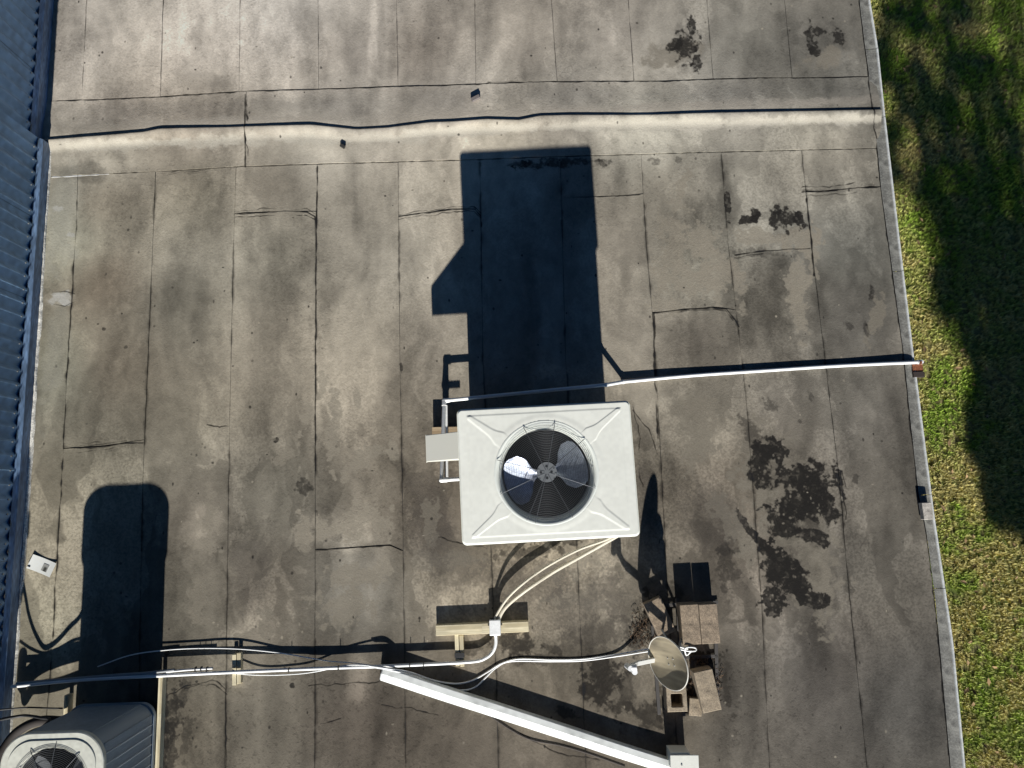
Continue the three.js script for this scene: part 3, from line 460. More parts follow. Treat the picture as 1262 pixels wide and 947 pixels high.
// trees beyond the lower right of the frame; their shade lies on the lawn
{
  const bark = new THREE.MeshStandardMaterial({ map: speck([92, 78, 62], .5, 14, 50), roughness: 1 });
  const leaf = new THREE.BufferGeometry();
  leaf.setAttribute('position', new THREE.Float32BufferAttribute([0, 0, 0, .05, .012, .07, 0, .0, .15, 0, 0, 0, 0, 0, .15, -.05, .012, .07], 3)); leaf.computeVertexNormals();
  const leafMat = std([1, 1, 1], .7, { side: THREE.DoubleSide });
  const tree = (x, z, h, label, clumps, per, scale) => {
    const t = thing('tree', label, 'tree', [x, EAVE, z]);
    const lim = [tube([V(0, -.1, 0), V(.08, h * .25, .05), V(-.05, h * .55, 0), V(.1, h * .9, .1)], .2, 24, 8)];
    for (const cl of clumps) lim.push(tube([V(0, cl[1] * .55, 0), V(cl[0] * .4, cl[1] * .75, cl[2] * .4), V(cl[0] * .9, cl[1], cl[2] * .9)], .05, 10, 6));
    part('trunk', lim, bark, t);
    const n = clumps.length * per, im = new THREE.InstancedMesh(leaf, leafMat, n), m = new THREE.Matrix4(), q = new THREE.Quaternion(), e = new THREE.Euler(), c = new THREE.Color(); let k = 0;
    for (const cl of clumps) {
      const tw = Array.from({ length: 26 }, () => { const u = rr(-1, 1), a = rr(0, 6.283), r = Math.pow(rnd(), .55) * cl[3] * 1.1, q = Math.sqrt(1 - u * u); return [cl[0] + r * q * Math.cos(a), cl[1] + r * u * .36, cl[2] + r * q * Math.sin(a), cl[3] * rr(.12, .34)]; });
      for (let i = 0; i < per; i++) {
      const w = tw[i % 26], g = () => rnd() + rnd() + rnd() - 1.5;
      m.compose(V(w[0] + g() * w[3], w[1] + g() * w[3] * .45, w[2] + g() * w[3]), q.setFromEuler(e.set(rr(-1.2, 1.2), rr(0, 6.28), rr(-1.2, 1.2))), V(1, 1, 1).multiplyScalar(scale * rr(.7, 1.3)));
      im.setMatrixAt(k, m); const b = rr(.7, 1.2); c.setRGB(.05 * b, .09 * b, .02 * b); im.setColorAt(k++, c);
      }
    }
    im.name = 'crown'; im.userData.kind = 'stuff'; im.castShadow = im.receiveShadow = true; t.add(im);
  };
  // a clump [dx, height, dz, r] of a tree at (tx, tz) whose shade falls on the lawn at a given spot of the photograph
  const clump = (tx, tz) => ([px, py, r, dz = 0]) => { const g = at(px, py, EAVE), Z = tz + dz; return [g.x - tx, (Z - g.z) / 2.113, dz, r]; };
  tree(9.3, 12.0, 8, 'broad dense leafy tree beyond the lower right of the lawn, shading its right side', [[1245,290,.7,.5],[1190,335,.45,0],[1240,350,.7,-.4],[1205,300,.4,.6],[1180,365,.35,.2],[1250,430,.55,-.3],[1222,415,.4,.3],[1250,500,.5,.2],[1218,500,.3,-.4],[1214,545,.28,.4],[1248,570,.45,0],[1255,620,.36,.5],[1290,380,.9,0],[1295,500,.8,.4],[1285,260,.9,.2],[1240,605,.25,0],[1228,460,.3,.1],[1290,590,.5,0],[1225,265,.5,-.2]].map(clump(9.3, 12.0)), 250, 1.0);
  tree(8.6, 17.0, 10.5, 'tall open leafy tree behind the broad tree, throwing broken shade by the roof edge', [[1118,15,.3,.5],[1095,50,.2,0],[1100,90,.22,.3],[1145,85,.3,.4],[1190,70,.4,-.5],[1235,60,.6,0],[1150,30,.25,.2],[1165,125,.3,.4],[1205,120,.45,-.3],[1245,140,.6,.3],[1172,185,.4,0],[1125,130,.16,.3],[1150,230,.25,-.4],[1215,200,.5,0],[1180,235,.35,.6],[1106,160,.16,0],[1190,10,.25,0],[1245,0,.6,.4],[1150,-20,.5,0],[1290,90,.9,0],[1110,210,.14,.2],[1180,285,.2,-.3],[1250,200,.6,-.4]].map(clump(8.6, 17.0)), 165, 1.0);
}

// ---------------------------------------------------------------- large white condenser unit in the middle of the roof
function fanGuard(parent, y, r, angles, opts) {                   // rings and spokes of wire, a centre disc
  const rings = [], n = opts.n;
  for (let i = 0; i < n; i++) { const q = lerp(opts.r0, r * .985, i / (n - 1)); const g = new THREE.TorusGeometry(q, opts.w, 5, 84); g.rotateX(Math.PI / 2); g.translate(0, y + opts.dome * (1 - (q / r) ** 2), 0); rings.push(g); }
  part('guard_ring', rings, opts.mat, parent);
  for (const a of angles) {
    const c = Math.cos(a * Math.PI / 180), s = -Math.sin(a * Math.PI / 180), pts = [0.05, .35, .7, 1].map(t => V(c * t * r, y + .004 + opts.dome * (1 - t * t), s * t * r));
    pts.push(V(c * r * 1.07, y - .004, s * r * 1.07));
    part('guard_spoke', [tube(pts, opts.w * 2.0, 14, 6)], opts.mat, parent);
  }
}
function fanBlade(rIn, rOut, half, pitch, y) {
  return gridGeo(range(0, 1, 14), range(-1, 1, 16), (t, s) => {
    const r = lerp(rIn, rOut, t), w = half * (.42 + .58 * sstep(0, .55, t)) * (1 - .18 * sstep(.75, 1, t) * s * s), a = s * w + .18 * t, k = 1 - .06 * sstep(.7, 1, Math.abs(s)) * t;
    return [r * k * Math.cos(a), y - Math.tan(pitch) * r * s * w * .95 + .02 * s * s - .012 * t, -r * k * Math.sin(a)];
  });
}
{
  const W = 1.506, D = 1.158, Y = 1.512, cx = .2765, cz = -.1696, turn = .019;
  const u = thing('condenser_unit', 'large white rooftop condenser with round fan guard in the middle of the roof', 'air conditioner', [cx, 0, cz], turn, 'rooftop condenser units');
  // pressed lid: recessed panels between raised diagonal ribs, a raised collar round the fan
  const fc = at(673.5, 582.5, 1.50), fx0 = fc.x - cx, fz0 = fc.z - cz, RO = .432, hw = W / 2, hd = D / 2;
  const hgt = (x, z) => {
    const ax = Math.abs(x), az = Math.abs(z), rc = .045, qx = Math.max(ax - (hw - rc), 0), qz = Math.max(az - (hd - rc), 0), out = Math.min(Math.max(ax - (hw - rc), az - (hd - rc)), 0) + Math.hypot(qx, qz) - rc;
    let y = -.012 * sstep(-.014, 0, out);
    // inner field
    const fxh = .672, fzh = .522, d = Math.min(fxh - ax, fzh - az);
    y += .003 * sstep(0, .012, d);
    // ribs from the corners of the field to the collar
    const r = Math.hypot(x - fx0, z - fz0);
    const L = Math.hypot(fxh, fzh), ux = fxh / L, uz = fzh / L, along = ax * ux + az * uz, off = Math.abs(-ax * uz + az * ux), t = clamp((L - along) / (L - .5));
    const half = .011 + .022 * t + .03 * Math.pow(sstep(.6, 1.08, t), 2);
    const ribM = (1 - sstep(half, half + .010, off)) * sstep(-.005, .03, L - along);
    const col = 1 - sstep(.465, .515, r);
    y += .0037 * Math.max(ribM * sstep(0, .014, d), col * .7);
    return y;
  };
  const nx = 250, nz = 192, g = gridGeo(range(-hw, hw, nx), range(-hd, hd, nz), (x, z) => {
    const rc = .045, ax = Math.abs(x), az = Math.abs(z); let X = x, Z = z; const qx = ax - (hw - rc), qz = az - (hd - rc);
    if (qx > 0 && qz > 0) { const m = Math.max(qx, qz) / Math.hypot(qx, qz); X = Math.sign(x) * (hw - rc + qx * m); Z = Math.sign(z) * (hd - rc + qz * m); }
    return [X, Y + hgt(X, Z), Z];
  }, p => [p[0] * .6, p[2] * .6]);
  { const id = g.index.array, p = g.attributes.position, keep = []; for (let i = 0; i < id.length; i += 3) { let inside = true; for (let k = 0; k < 3; k++) if (Math.hypot(p.getX(id[i + k]) - fx0, p.getZ(id[i + k]) - fz0) > RO + .02) inside = false; if (!inside) keep.push(id[i], id[i + 1], id[i + 2]); } g.setIndex(keep); }
  const sk = [], rim = []; // skirt of the lid
  const rrPts = n => { const o = [], rc = .045; for (const [sx, sz, a0] of [[1, 1, 0], [-1, 1, 90], [-1, -1, 180], [1, -1, 270]]) for (let i = 0; i <= n; i++) { const a = (a0 + 90 * i / n) * Math.PI / 180; o.push([sx * (hw - rc) + rc * Math.cos(a), sz * (hd - rc) + rc * Math.sin(a)]); } o.push(o[0]); return o; };
  const R4 = rrPts(6);
  sk.push(gridGeo(range(0, R4.length - 1, R4.length - 1), [0, .3, 1], (k, t) => [R4[k][0], Y - .010 - .05 * t, R4[k][1]], p => [p[0], p[1]]));
  part('lid', [g, ...sk], M.white, u);
  const prof = [[.452, Y + .003], [.445, Y + .007], [.436, Y + .008], [.424, Y + .005], [.412, Y - .004], [.400, Y - .025], [.390, Y - .06], [.384, Y - .12], [.383, Y - .17]];
  const lathe = new THREE.LatheGeometry(prof.map(q => new THREE.Vector2(q[0], q[1])), 96); lathe.translate(fx0, 0, fz0);
  part('fan_collar', [lathe], new THREE.MeshStandardMaterial({ color: 0xdcdfd5, roughness: .4, side: THREE.DoubleSide }), u);
  // inside
  part('drum', [new THREE.CylinderGeometry(.40, .40, .5, 48, 1, true).translate(fx0, Y - .42, fz0), new THREE.CylinderGeometry(.42, .42, .02, 48).translate(fx0, Y - .68, fz0)], new THREE.MeshStandardMaterial({ color: new THREE.Color().setRGB(.012, .014, .016), roughness: .8, side: THREE.DoubleSide }), u);
  const fan = new THREE.Group(); fan.name = 'fan'; fan.position.set(fx0, 0, fz0); u.add(fan);
  const bm = new THREE.MeshStandardMaterial({ map: speck([158, 165, 178], .2, 6, 30), roughness: .42, metalness: .6, side: THREE.DoubleSide });
  for (const a of [184, 6]) { const b = part('blade', fanBlade(.06, .368, .78, .33, Y - .15), bm, fan); b.rotation.y = a * Math.PI / 180; }
  part('hub', [cyl(.055, .055, .07, 0, Y - .2, 0), cyl(.075, .075, .2, 0, Y - .46, 0)], M.hub, fan);
  const guard = new THREE.Group(); guard.name = 'fan_guard'; guard.position.set(fx0, 0, fz0); u.add(guard);
  fanGuard(guard, Y + .018, .408, [114, 77, 38, 163, -21, -158, -116, -106, -63], { n: 22, r0: .1, w: .0015, dome: .035, mat: M.wire });
  part('centre_disc', [cyl(.086, .086, .006, 0, Y + .05, 0, 36)], M.hub, guard);
  [[.04, 0], [-.05, 0], [0, .05], [0, -.05], [-.062, .05], [.06, .055], [.062, -.03]].forEach(([x, z], i) => part('disc_hole', cyl(i < 4 ? .011 : .005, i < 4 ? .011 : .005, .003, x, Y + .0555, z, 12), M.dark, guard));
  [[.075, .02], [-.07, -.02]].forEach(([x, z]) => part('screw', cyl(.009, .009, .006, x, Y + .054, z, 8), M.galv, guard));
  // cabinet
  const bw = W - .05, bd = D - .05, by = .16, bh = Y - .05 - by;
  part('cabinet', [box(bw - .03, bh, .02, 0, by, bd / 2 - .03, .003), box(bw - .03, bh, .02, 0, by, -bd / 2 + .03, .003), box(.02, bh, bd - .09, bw / 2 - .03, by, 0, .003), box(.02, bh, bd - .09, -bw / 2 + .03, by, 0, .003)], M.coil, u);
  for (const [sx, sz] of [[1, 1], [-1, 1], [-1, -1], [1, -1]]) part('corner_post', box(.1, bh, .1, sx * (bw / 2 - .05), by, sz * (bd / 2 - .05), .012), M.white, u);
  const side = [];
  for (let i = 0; i < 22; i++) { const y = by + .08 + i * (bh - .12) / 22; side.push(box(bw - .2, .016, .012, 0, y, bd / 2 - .008, .003), box(bw - .2, .016, .012, 0, y, -bd / 2 + .008, .003), box(.012, .016, bd - .2, bw / 2 - .008, y, 0, .003), box(.012, .016, bd - .2, -bw / 2 + .008, y, 0, .003)); }
  part('louvre', side, M.white, u).userData.kind = 'stuff';
  part('base_pan', box(bw + .01, .07, bd + .01, 0, by - .055, 0, .01), M.white, u);
  // sloping rain hood on the left side
  const hx0 = -.83 - cx, hx1 = -.44 - cx, hz0 = -.600 - cz, hz1 = -.345 - cz, s = new THREE.Shape();
  s.moveTo(hx0, .79); s.lineTo(hx1, .79); s.lineTo(hx1, 1.07); s.lineTo(hx0, .83); s.closePath();
  const hg = new THREE.ExtrudeGeometry(s, { depth: hz1 - hz0 - .012, bevelEnabled: true, bevelSize: .005, bevelThickness: .006, bevelSegments: 2 }); hg.translate(0, 0, hz0 + .006);
  const hood = part('rain_hood', [hg], M.beige, u);
  part('hood_lip', box(.008, .03, hz1 - hz0 + .012, hx0 - .006, .785, (hz0 + hz1) / 2, .003), M.beige, hood);
}
// timber under the unit
const timber = (name, label, a, b, w, h, y = 0.006, mat = M.wood, group) => {   // a, b: ends of the centre line on the roof
  const L = Math.hypot(b.x - a.x, b.z - a.z), t = thing(name, label, 'timber', [(a.x + b.x) / 2, y, (a.z + b.z) / 2], Math.atan2(-(b.z - a.z), b.x - a.x), group);
  part('beam', [metreUV(new RoundedBoxGeometry(L, h, w, 2, .006).translate(0, h / 2, 0), 1.7)], mat, t); return t;
};
timber('support_timber', 'weathered tan timber under the white condenser, its end showing beside the sloping hood', V(-.86, 0, -.70 + .06), V(.9, 0, -.68 + .06), .16, .155, .006, M.wood2);
timber('support_timber', 'weathered timber under the near side of the white condenser, mostly hidden', V(-.40, 0, .24), V(.96, 0, .22), .14, .12, .006, M.wood2);
// ---------------------------------------------------------------- white drain pipe from the condenser to the lawn edge
{
  const t = thing('drain_pipe', 'long thin white plastic drain pipe running from the condenser to the lawn edge', 'pipe');
  const a = at(566, 590.5, .5), b = at(544, 592, .5), c = at(547.5, 494, .24), d = at(747, 474.5, .22), e = at(768, 470.8, .045), m = at(940, 457, .03), f = at(1131, 446.5, .045), R = .0195;
  const seg = (p, q) => part('pipe', rod(p, q, R, 14), M.pvc, t);
  seg(a, b); seg(b, c); seg(c, d); seg(d, e); part('pipe', tube([e, at(850, 463.2, .035), m, at(1040, 450.6, .03), f], R, 60, 12), M.pvc, t);
  const elbow = p => part('elbow', [new THREE.SphereGeometry(R * 1.28, 16, 12).translate(p.x, p.y, p.z)], M.pvc, t);
  elbow(b); elbow(c); elbow(d); elbow(e);
  for (const [p, q] of [[b, a], [c, d], [c, b]]) { const v = q.clone().sub(p).normalize(); part('coupling', rod(p, p.clone().addScaledVector(v, .06), R * 1.25, 14), M.pvc, t); }
  part('leg', rod(c, V(c.x, 0, c.z), R, 12), M.pvc, t); part('leg', rod(b, V(b.x, .0, b.z), R * .8, 12), M.pvc, t);
  const b2 = b.clone(); part('side_pipe', rod(at(551, 588, .28), at(550, 500, .24), R * .7, 10), M.pvc, t);
  part('elbow', [rod(f, V(f.x + .045, f.y - .01, f.z), R * 1.3, 14), rod(V(f.x + .04, f.y + .01, f.z), V(f.x + .045, f.y - .25, f.z + .004), R * 1.2, 14)], M.pvc, t);
  const k = at(1131, 456, .03); const br = thing('pipe_bracket', 'rusty brown bracket under the end of the white drain pipe at the roof edge', 'bracket', [k.x, .03, k.z]);
  part('plate', box(.11, .012, .085, 0, .0, -.03, .002), M.rust, br); part('hook', box(.11, .045, .014, 0, -.035, .012, .002), M.rust, br); part('strap', box(.02, .05, .03, .02, .006, -.07, .002), M.rust, br);
  part('block', box(.12, .05, .06, .0, -.03, .052, .003), std([.035, .025, .02], .9), br);
}
// ---------------------------------------------------------------- refrigerant lines, clamp, sleeper, and the pipe to the wall
{
  const t = thing('refrigerant_lines', 'pale insulated lines leaving the white condenser, joined to one white pipe running left', 'pipe');
  part('insulated_line', tube([at(775, 652, .36), at(755, 664, .24), at(715, 686.5, .16), at(680, 706.5, .14), at(645, 730, .14), at(622, 750, .13), at(613, 768, .11), at(612.5, 774, .11)], .0195, 80, 10), M.insul, t);
  part('insulated_line', tube([at(768, 652, .4), at(748, 665, .27), at(715, 677, .21), at(680, 695, .19), at(650, 715, .19), at(625, 738, .17), at(609, 764, .115), at(607, 774, .11)], .0135, 80, 10), M.insul, t);
  for (const p of [[613, 767], [607, 766]]) { const q = at(p[0], p[1], .112); part('tape', rod(V(q.x, .112, q.z - .03), V(q.x, .112, q.z + .02), .026, 12), M.black, t); }
  const c = at(610, 774, .15), cb = part('clamp_cover', [box(.115, .05, .155, c.x, .105, c.z, .01)], M.pvc, t);
  [[-.066, -.02], [.066, -.02]].forEach(([x, z]) => part('screw', cyl(.008, .008, .006, c.x + x, .1, c.z + z, 8), M.dark, cb));
  const mainPts = [at(610.5, 780, .1), at(611, 793, .095), at(607, 804, .09), at(598, 811.5, .085), at(584, 815.5, .08), at(540, 818.3, .085), at(470, 821.5, .085), at(410, 823.5, .085), at(291, 828.5, .1), at(200, 833, .1), at(100, 838.5, .11), at(14, 846.5, .12)];
  part('conduit', tube(mainPts, .0175, 200, 10), M.pvc, t);
  part('grey_sleeve', tube([at(215, 826, .1), at(180, 830, .1), at(150, 832, .1), at(100, 836, .105), at(20, 843, .11)], .015, 60, 8), M.grey, t);
  part('white_sleeve', tube([at(262, 824, .1), at(230, 826, .1), at(205, 828.5, .1)], .012, 30, 8), M.pvc, t);
  for (const [x, y] of [[241, 825], [248, 824.5], [255, 825], [356, 826], [417, 823.5], [505, 820.5], [522, 820]]) { const q = at(x, y, .1); part('cable_tie', box(.008, .05, .045, q.x, .075, q.z, .003), M.black, t); }
}
{
  const s1 = timber('sleeper_board', 'pale new wooden board lying under the small white clamp cover', at(537, 777.5, .09), at(651.5, 772.5, .09), .105, .088, .008);
  const pair = (n, label, a, b) => { const A = at(...a, .06), B = at(...b, .06), L = Math.hypot(B.x - A.x, B.z - A.z), t = thing(n, label, 'timber', [(A.x + B.x) / 2, .008, (A.z + B.z) / 2], Math.atan2(-(B.z - A.z), B.x - A.x), 'pipe support blocks'); for (const s of [-1, 1]) part('batten', [metreUV(new RoundedBoxGeometry(L, .06, .042, 2, .005).translate(rr(-.01, .01), .03, s * .0235), 1.7)], M.wood, t); return t; };
  const p1 = pair('pipe_block', 'short pair of pale battens holding the white pipe just below the sleeper board', [565.5, 783], [567, 822]);
  part('strap', [box(.05, .01, .1, -.0 + .04, .062, 0, .003)], M.black, p1);
  pair('pipe_block', 'short pair of pale battens under the white pipe near the lower left condenser', [291.5, 806], [291.5, 844]);
}
// loose cables
{
  const c1 = thing('grey_cable', 'thin pale grey cable bowing above the white pipe left of the downspout', 'cable');
  part('sheath', tube([at(120, 822, .05), at(160, 808, .06), at(200, 802, .04), at(240, 799.5, .04), at(291, 800, .05), at(340, 804.5, .035), at(380, 811, .03), at(405, 815, .04), at(440, 818, .06), at(472, 822.5, .09)], .006, 160, 8), M.pvc, c1);
  const c2 = thing('grey_cable', 'thin white cable sagging just below the white pipe beside the left battens', 'cable');
  part('sheath', tube([at(285, 830, .08), at(320, 832.5, .05), at(360, 831.5, .05), at(390, 828, .06), at(430, 820, .09), at(472, 822, .13)], .0055, 100, 8), M.pvc, c2);
  const c3 = thing('coaxial_cable', 'white coaxial cable curling over the roof from the downspout end to the dish', 'cable');
  part('sheath', tube([at(455, 821, .12), at(475, 824, .13), at(505, 829, .06), at(535, 839, .03), at(562, 843, .02), at(582, 839, .02), at(600, 829, .02), at(618, 818, .018), at(640, 812.5, .016), at(680, 813.5, .016), at(720, 812.5, .016), at(765, 806, .03), at(800, 800, .12), at(830, 797, .18), at(848, 800, .2)], .0085, 240, 8), M.pvc, c3);
  const c4 = thing('coaxial_cable', 'second white coaxial cable, the one making the lower loop beside the downspout', 'cable');
  part('sheath', tube([at(458, 822.5, .12), at(480, 826, .12), at(515, 835, .06), at(545, 848, .03), at(570, 851, .02), at(586, 847, .02), at(598, 836, .02), at(612, 823, .016), at(630, 815.5, .016), at(680, 815.5, .016), at(720, 814.5, .018), at(765, 808.5, .04), at(800, 803, .13), at(830, 800, .18), at(850, 803, .2), at(858, 802, .2), at(856, 798.5, .2), at(845, 799, .21), at(846, 808, .18), at(852, 803, .2)], .0075, 280, 8), M.pvc, c4);
  const c5 = thing('dark_cable', 'thin dark cable lying on the roof below the white downspout', 'cable');
  part('sheath', tube([at(600, 880, .02), at(630, 900, .012), at(655, 912, .012), at(690, 919, .012), at(725, 929, .012), at(770, 945, .012)], .008, 80, 6), std([.05, .04, .033], .8), c5);
}
// ---------------------------------------------------------------- white downspout lying across the roof, and the metal bracket at its end
{
  const a = at(471, 830, .075), b = at(815, 941.5, .075), dir = b.clone().sub(a).normalize(), L = at(832, 947, .075).distanceTo(a);
  const t = thing('downspout', 'long white metal downspout lying diagonally across the lower roof', 'downspout', [a.x, .012, a.z], Math.atan2(-dir.z, dir.x));
  const pr = new THREE.Shape(); [[-.062, 0], [-.064, .088], [-.058, .096], [-.002, .1], [.006, .097], [.082, .032], [.086, .024], [.084, 0]].forEach(([z, y], i) => i ? pr.lineTo(-z, y) : pr.moveTo(-z, y)); pr.closePath();
  const body = (len, d) => { const g = new THREE.ExtrudeGeometry(pr, { depth: len, steps: 40, bevelEnabled: false }); g.rotateY(Math.PI / 2); const q = g.attributes.position; for (let i = 0; i < q.count; i++) q.setXYZ(i, q.getX(i), q.getY(i) + d * .5 * (noise(q.getX(i) * 2, 3) - .5), q.getZ(i) + d * (noise(q.getX(i) * 1.6, 6) - .5)); g.computeVertexNormals(); return g; };
  part('tube', [body(L, .006)], new THREE.MeshStandardMaterial({ map: speck([224, 226, 220], .12, 4, 20), roughness: .45 }), t);
  part('end_cap', [body(.01, 0).scale(1, .9, .88).translate(-.0095, .003, 0)], M.grey, t);
  const k = at(843.5, 938.5, .23), br = thing('metal_bracket', 'small white sheet metal box at the bottom edge beside the downspout', 'bracket', [k.x, .006, k.z], -.03);
  part('body', box(.19, .215, .15, -.035, 0, .0, .006), M.white, br); part('top_plate', box(.275, .02, .14, 0, .216, .012, .004), M.white, br); part('screw', cyl(.008, .008, .006, -.03, .236, .03, 8), M.galv, br);
}
// ---------------------------------------------------------------- satellite dish on a ballasted tray
{
  const C = at(825, 817, .56), n = V(-.88, .45, .12).normalize();
  const t = thing('satellite_dish', 'grey satellite dish facing left on a tray weighted with concrete blocks', 'satellite dish', [C.x, 0, C.z]);
  const up = V(0, 1, 0).addScaledVector(n, -n.y).normalize(), rt = new THREE.Vector3().crossVectors(up, n).normalize(), basis = new THREE.Matrix4().makeBasis(rt, up, n);
  const rx = .245, ry = .285, dep = .055, c = V(0, .56, 0);
  const bowl = (o) => gridGeo(range(0, 1, 14), range(0, Math.PI * 2, 64), (q, a) => { const p = V(Math.cos(a) * q * rx, Math.sin(a) * q * ry, dep * (q * q - .55) + o).applyMatrix4(basis).add(c); return [p.x, p.y, p.z]; }, p => [p[0] * 1.2 + .5, p[2] * 1.2 + .5]);
  const dishMap = dataTex(256, 256, (i, j) => { const q = fbm(i / 40, j / 40, 4), st = fbm(i / 90 + 4, j / 14, 3); const v = .74 + .5 * (q - .5) + .35 * (st - .5); return [196 * v, 182 * v, 152 * v]; }, true);
  part('reflector', [bowl(0)], new THREE.MeshStandardMaterial({ map: dishMap, roughness: .5, side: THREE.DoubleSide }), t);
  part('rim', [new THREE.TubeGeometry(new THREE.CatmullRomCurve3(range(0, 63, 63).map(k => { const a = k / 64 * Math.PI * 2; return V(Math.cos(a) * rx, Math.sin(a) * ry, dep * .45 - .003).applyMatrix4(basis).add(c); }), true), 96, .006, 8, true)], std([.5,.48,.42],.5), t);
  for (const [bx, by] of [[-.03, -.05], [.03, -.05], [-.03, .03], [.03, .03]]) { const q = V(bx, by, -dep * .5).applyMatrix4(basis).add(c); part('bolt', new THREE.SphereGeometry(.007, 8, 6).translate(q.x, q.y, q.z), M.galv, t); }
  const L = V(1.02 - C.x, .535, 1.668 - C.z), foot = V(.07, .27, .01), bend = V(L.x + .1, .43, L.z - .005);
  const barG = (a, b, w, h) => { const d = b.clone().sub(a), g = new RoundedBoxGeometry(d.length(), h, w, 2, .006); g.applyQuaternion(new THREE.Quaternion().setFromUnitVectors(V(1, 0, 0), d.clone().normalize())); g.translate((a.x + b.x) / 2, (a.y + b.y) / 2, (a.z + b.z) / 2); return g; };
  part('feed_arm', [barG(foot, bend, .045, .03), barG(bend, L, .04, .03)], std([.62, .62, .58], .5), t);
  part('feed_horn', [rod(V(L.x - .012, L.y - .045, L.z), V(L.x + .008, L.y + .06, L.z + .005), .026, 14), rod(V(L.x + .01, L.y + .03, L.z), V(L.x + .07, L.y + .035, L.z + .002), .03, 16), rod(V(L.x + .045, L.y - .03, L.z + .04), V(L.x + .05, L.y + .035, L.z + .045), .026, 12)], std([.72, .72, .70], .45), t);
  const back = c.clone().addScaledVector(n, -.07);
  part('back_bracket', [(() => { const g = new RoundedBoxGeometry(.18, .24, .06, 2, .01); g.applyMatrix4(basis); g.translate(back.x, back.y - .02, back.z); return g; })(), box(.1, .14, .12, .10, .36, 0, .01)], M.galv, t);
  part('mast', [rod(V(.12, 0, -.01), V(.12, .52, -.01), .026, 14)], M.galv, t);
  part('brace', [rod(V(.12, .34, -.01), V(.01, .03, -.28), .012, 8)], M.galv, t); part('brace', [rod(V(.12, .34, -.01), V(.28, .03, -.2), .012, 8)], M.galv, t);
  const tray = new THREE.Group(); tray.name = 'ballast_tray'; tray.position.set(-C.x, 0, -C.z); t.add(tray);
  const rail = (a, b) => { const A = at(...a), B = at(...b); A.y = B.y = .03; part('rail', [barG(A, B, .036, .008)], M.tray, tray); };
  rail([801, 736], [812, 880]); rail([834, 737], [842, 882]); rail([880, 742], [884, 870]); rail([812, 746], [884, 742]); rail([812, 811], [884, 808]); rail([820, 868], [884, 866]); rail([852, 808], [858, 882]);
}
// concrete blocks
{
  const blk = (label, px, py, turn, w, h, d, mat, y = .012, name = 'concrete_block') => { const p = at(px, py, h + y), t = thing(name, label, 'block', [p.x, y, p.z], turn, 'ballast blocks'); part('body', [metreUV(new RoundedBoxGeometry(w, h, d, 3, .008).translate(0, h / 2, 0), 2.2)], mat, t); return t; };
  blk('solid concrete block, left one of the pair standing side by side above the dish', 851.3, 770, .02, .186, .185, .39, M.block);
  blk('solid concrete block, right one of the pair standing side by side above the dish', 874.6, 769.2, .02, .186, .185, .385, M.block);
  blk('pale concrete block lying askew at the lower right of the dish', 872.5, 852, .17, .19, .17, .395, M.blockPale);
  blk('flat concrete block half in the shadow of the dish, turned at an angle', 813.5, 761.5, .38, .19, .10, .37, M.block);
  const e = blk('broken lump of pale concrete between the hollow block and the askew block', 857.5, 872, -.12, .13, .085, .17, M.blockPale, .008, 'concrete_lump');
  // hollow block, cores upward
  const s = new THREE.Shape(); const w = .19, d = .39; s.moveTo(-w / 2, -d / 2); s.lineTo(w / 2, -d / 2); s.lineTo(w / 2, d / 2); s.lineTo(-w / 2, d / 2); s.closePath();
  for (const k of [-1, 1]) { const q = new THREE.Path(), cy = k * .092, a = .063, b = .068, r = .02; q.moveTo(-a + r, cy - b); q.lineTo(a - r, cy - b); q.quadraticCurveTo(a, cy - b, a, cy - b + r); q.lineTo(a, cy + b - r); q.quadraticCurveTo(a, cy + b, a - r, cy + b); q.lineTo(-a + r, cy + b); q.quadraticCurveTo(-a, cy + b, -a, cy + b - r); q.lineTo(-a, cy - b + r); q.quadraticCurveTo(-a, cy - b, -a + r, cy - b); s.holes.push(q); }
  const g = new THREE.ExtrudeGeometry(s, { depth: .17, bevelEnabled: true, bevelSize: .005, bevelThickness: .006, bevelSegments: 1 }); g.rotateX(-Math.PI / 2); g.translate(0, .006, 0);
  const p = at(833.5, 851.5, .19), t = thing('hollow_block', 'hollow concrete block with an open core just below the dish', 'block', [p.x, .012, p.z], .0, 'ballast blocks');
  part('body', [metreUV(g, 2.2)], M.blockPale, t);
}
// dead leaves and twigs caught round the tray
{
  const lf = new THREE.BufferGeometry(); lf.setAttribute('position', new THREE.Float32BufferAttribute([-.035, 0, 0, 0, .006, .008, .035, .002, 0, -.035, 0, 0, .035, .002, 0, 0, .005, -.008], 3)); lf.computeVertexNormals();
  const N = 620, im = new THREE.InstancedMesh(lf, std([1, 1, 1], .9, { side: THREE.DoubleSide }), N), m = new THREE.Matrix4(), q = new THREE.Quaternion(), e = new THREE.Euler(), c = new THREE.Color();
  const spots = [[790, 772, 10, 22], [784, 782, 8, 10], [866, 838, 10, 20], [850, 850, 6, 20], [883, 840, 6, 18], [806, 790, 10, 8], [860, 812, 16, 6]];
  for (let i = 0; i < N; i++) { const s = spots[i % spots.length], p = at(s[0] + (rnd() + rnd() - 1) * s[2] * 1.3, s[1] + (rnd() + rnd() - 1) * s[3] * 1.3); m.compose(V(p.x, rr(.012, .05), p.z), q.setFromEuler(e.set(rr(-.5, .5), rr(0, 6.28), rr(-.5, .5))), V(1, 1, .8).multiplyScalar(rr(.3, .85))); im.setMatrixAt(i, m); const b = rr(.5, 1.3); c.setRGB(.11 * b, .07 * b, .04 * b); im.setColorAt(i, c); }
  im.name = 'leaf_litter'; im.castShadow = im.receiveShadow = true; im.userData = { kind: 'stuff', label: 'brown dead leaves and twigs caught round the dish tray' }; scene.add(im);
}
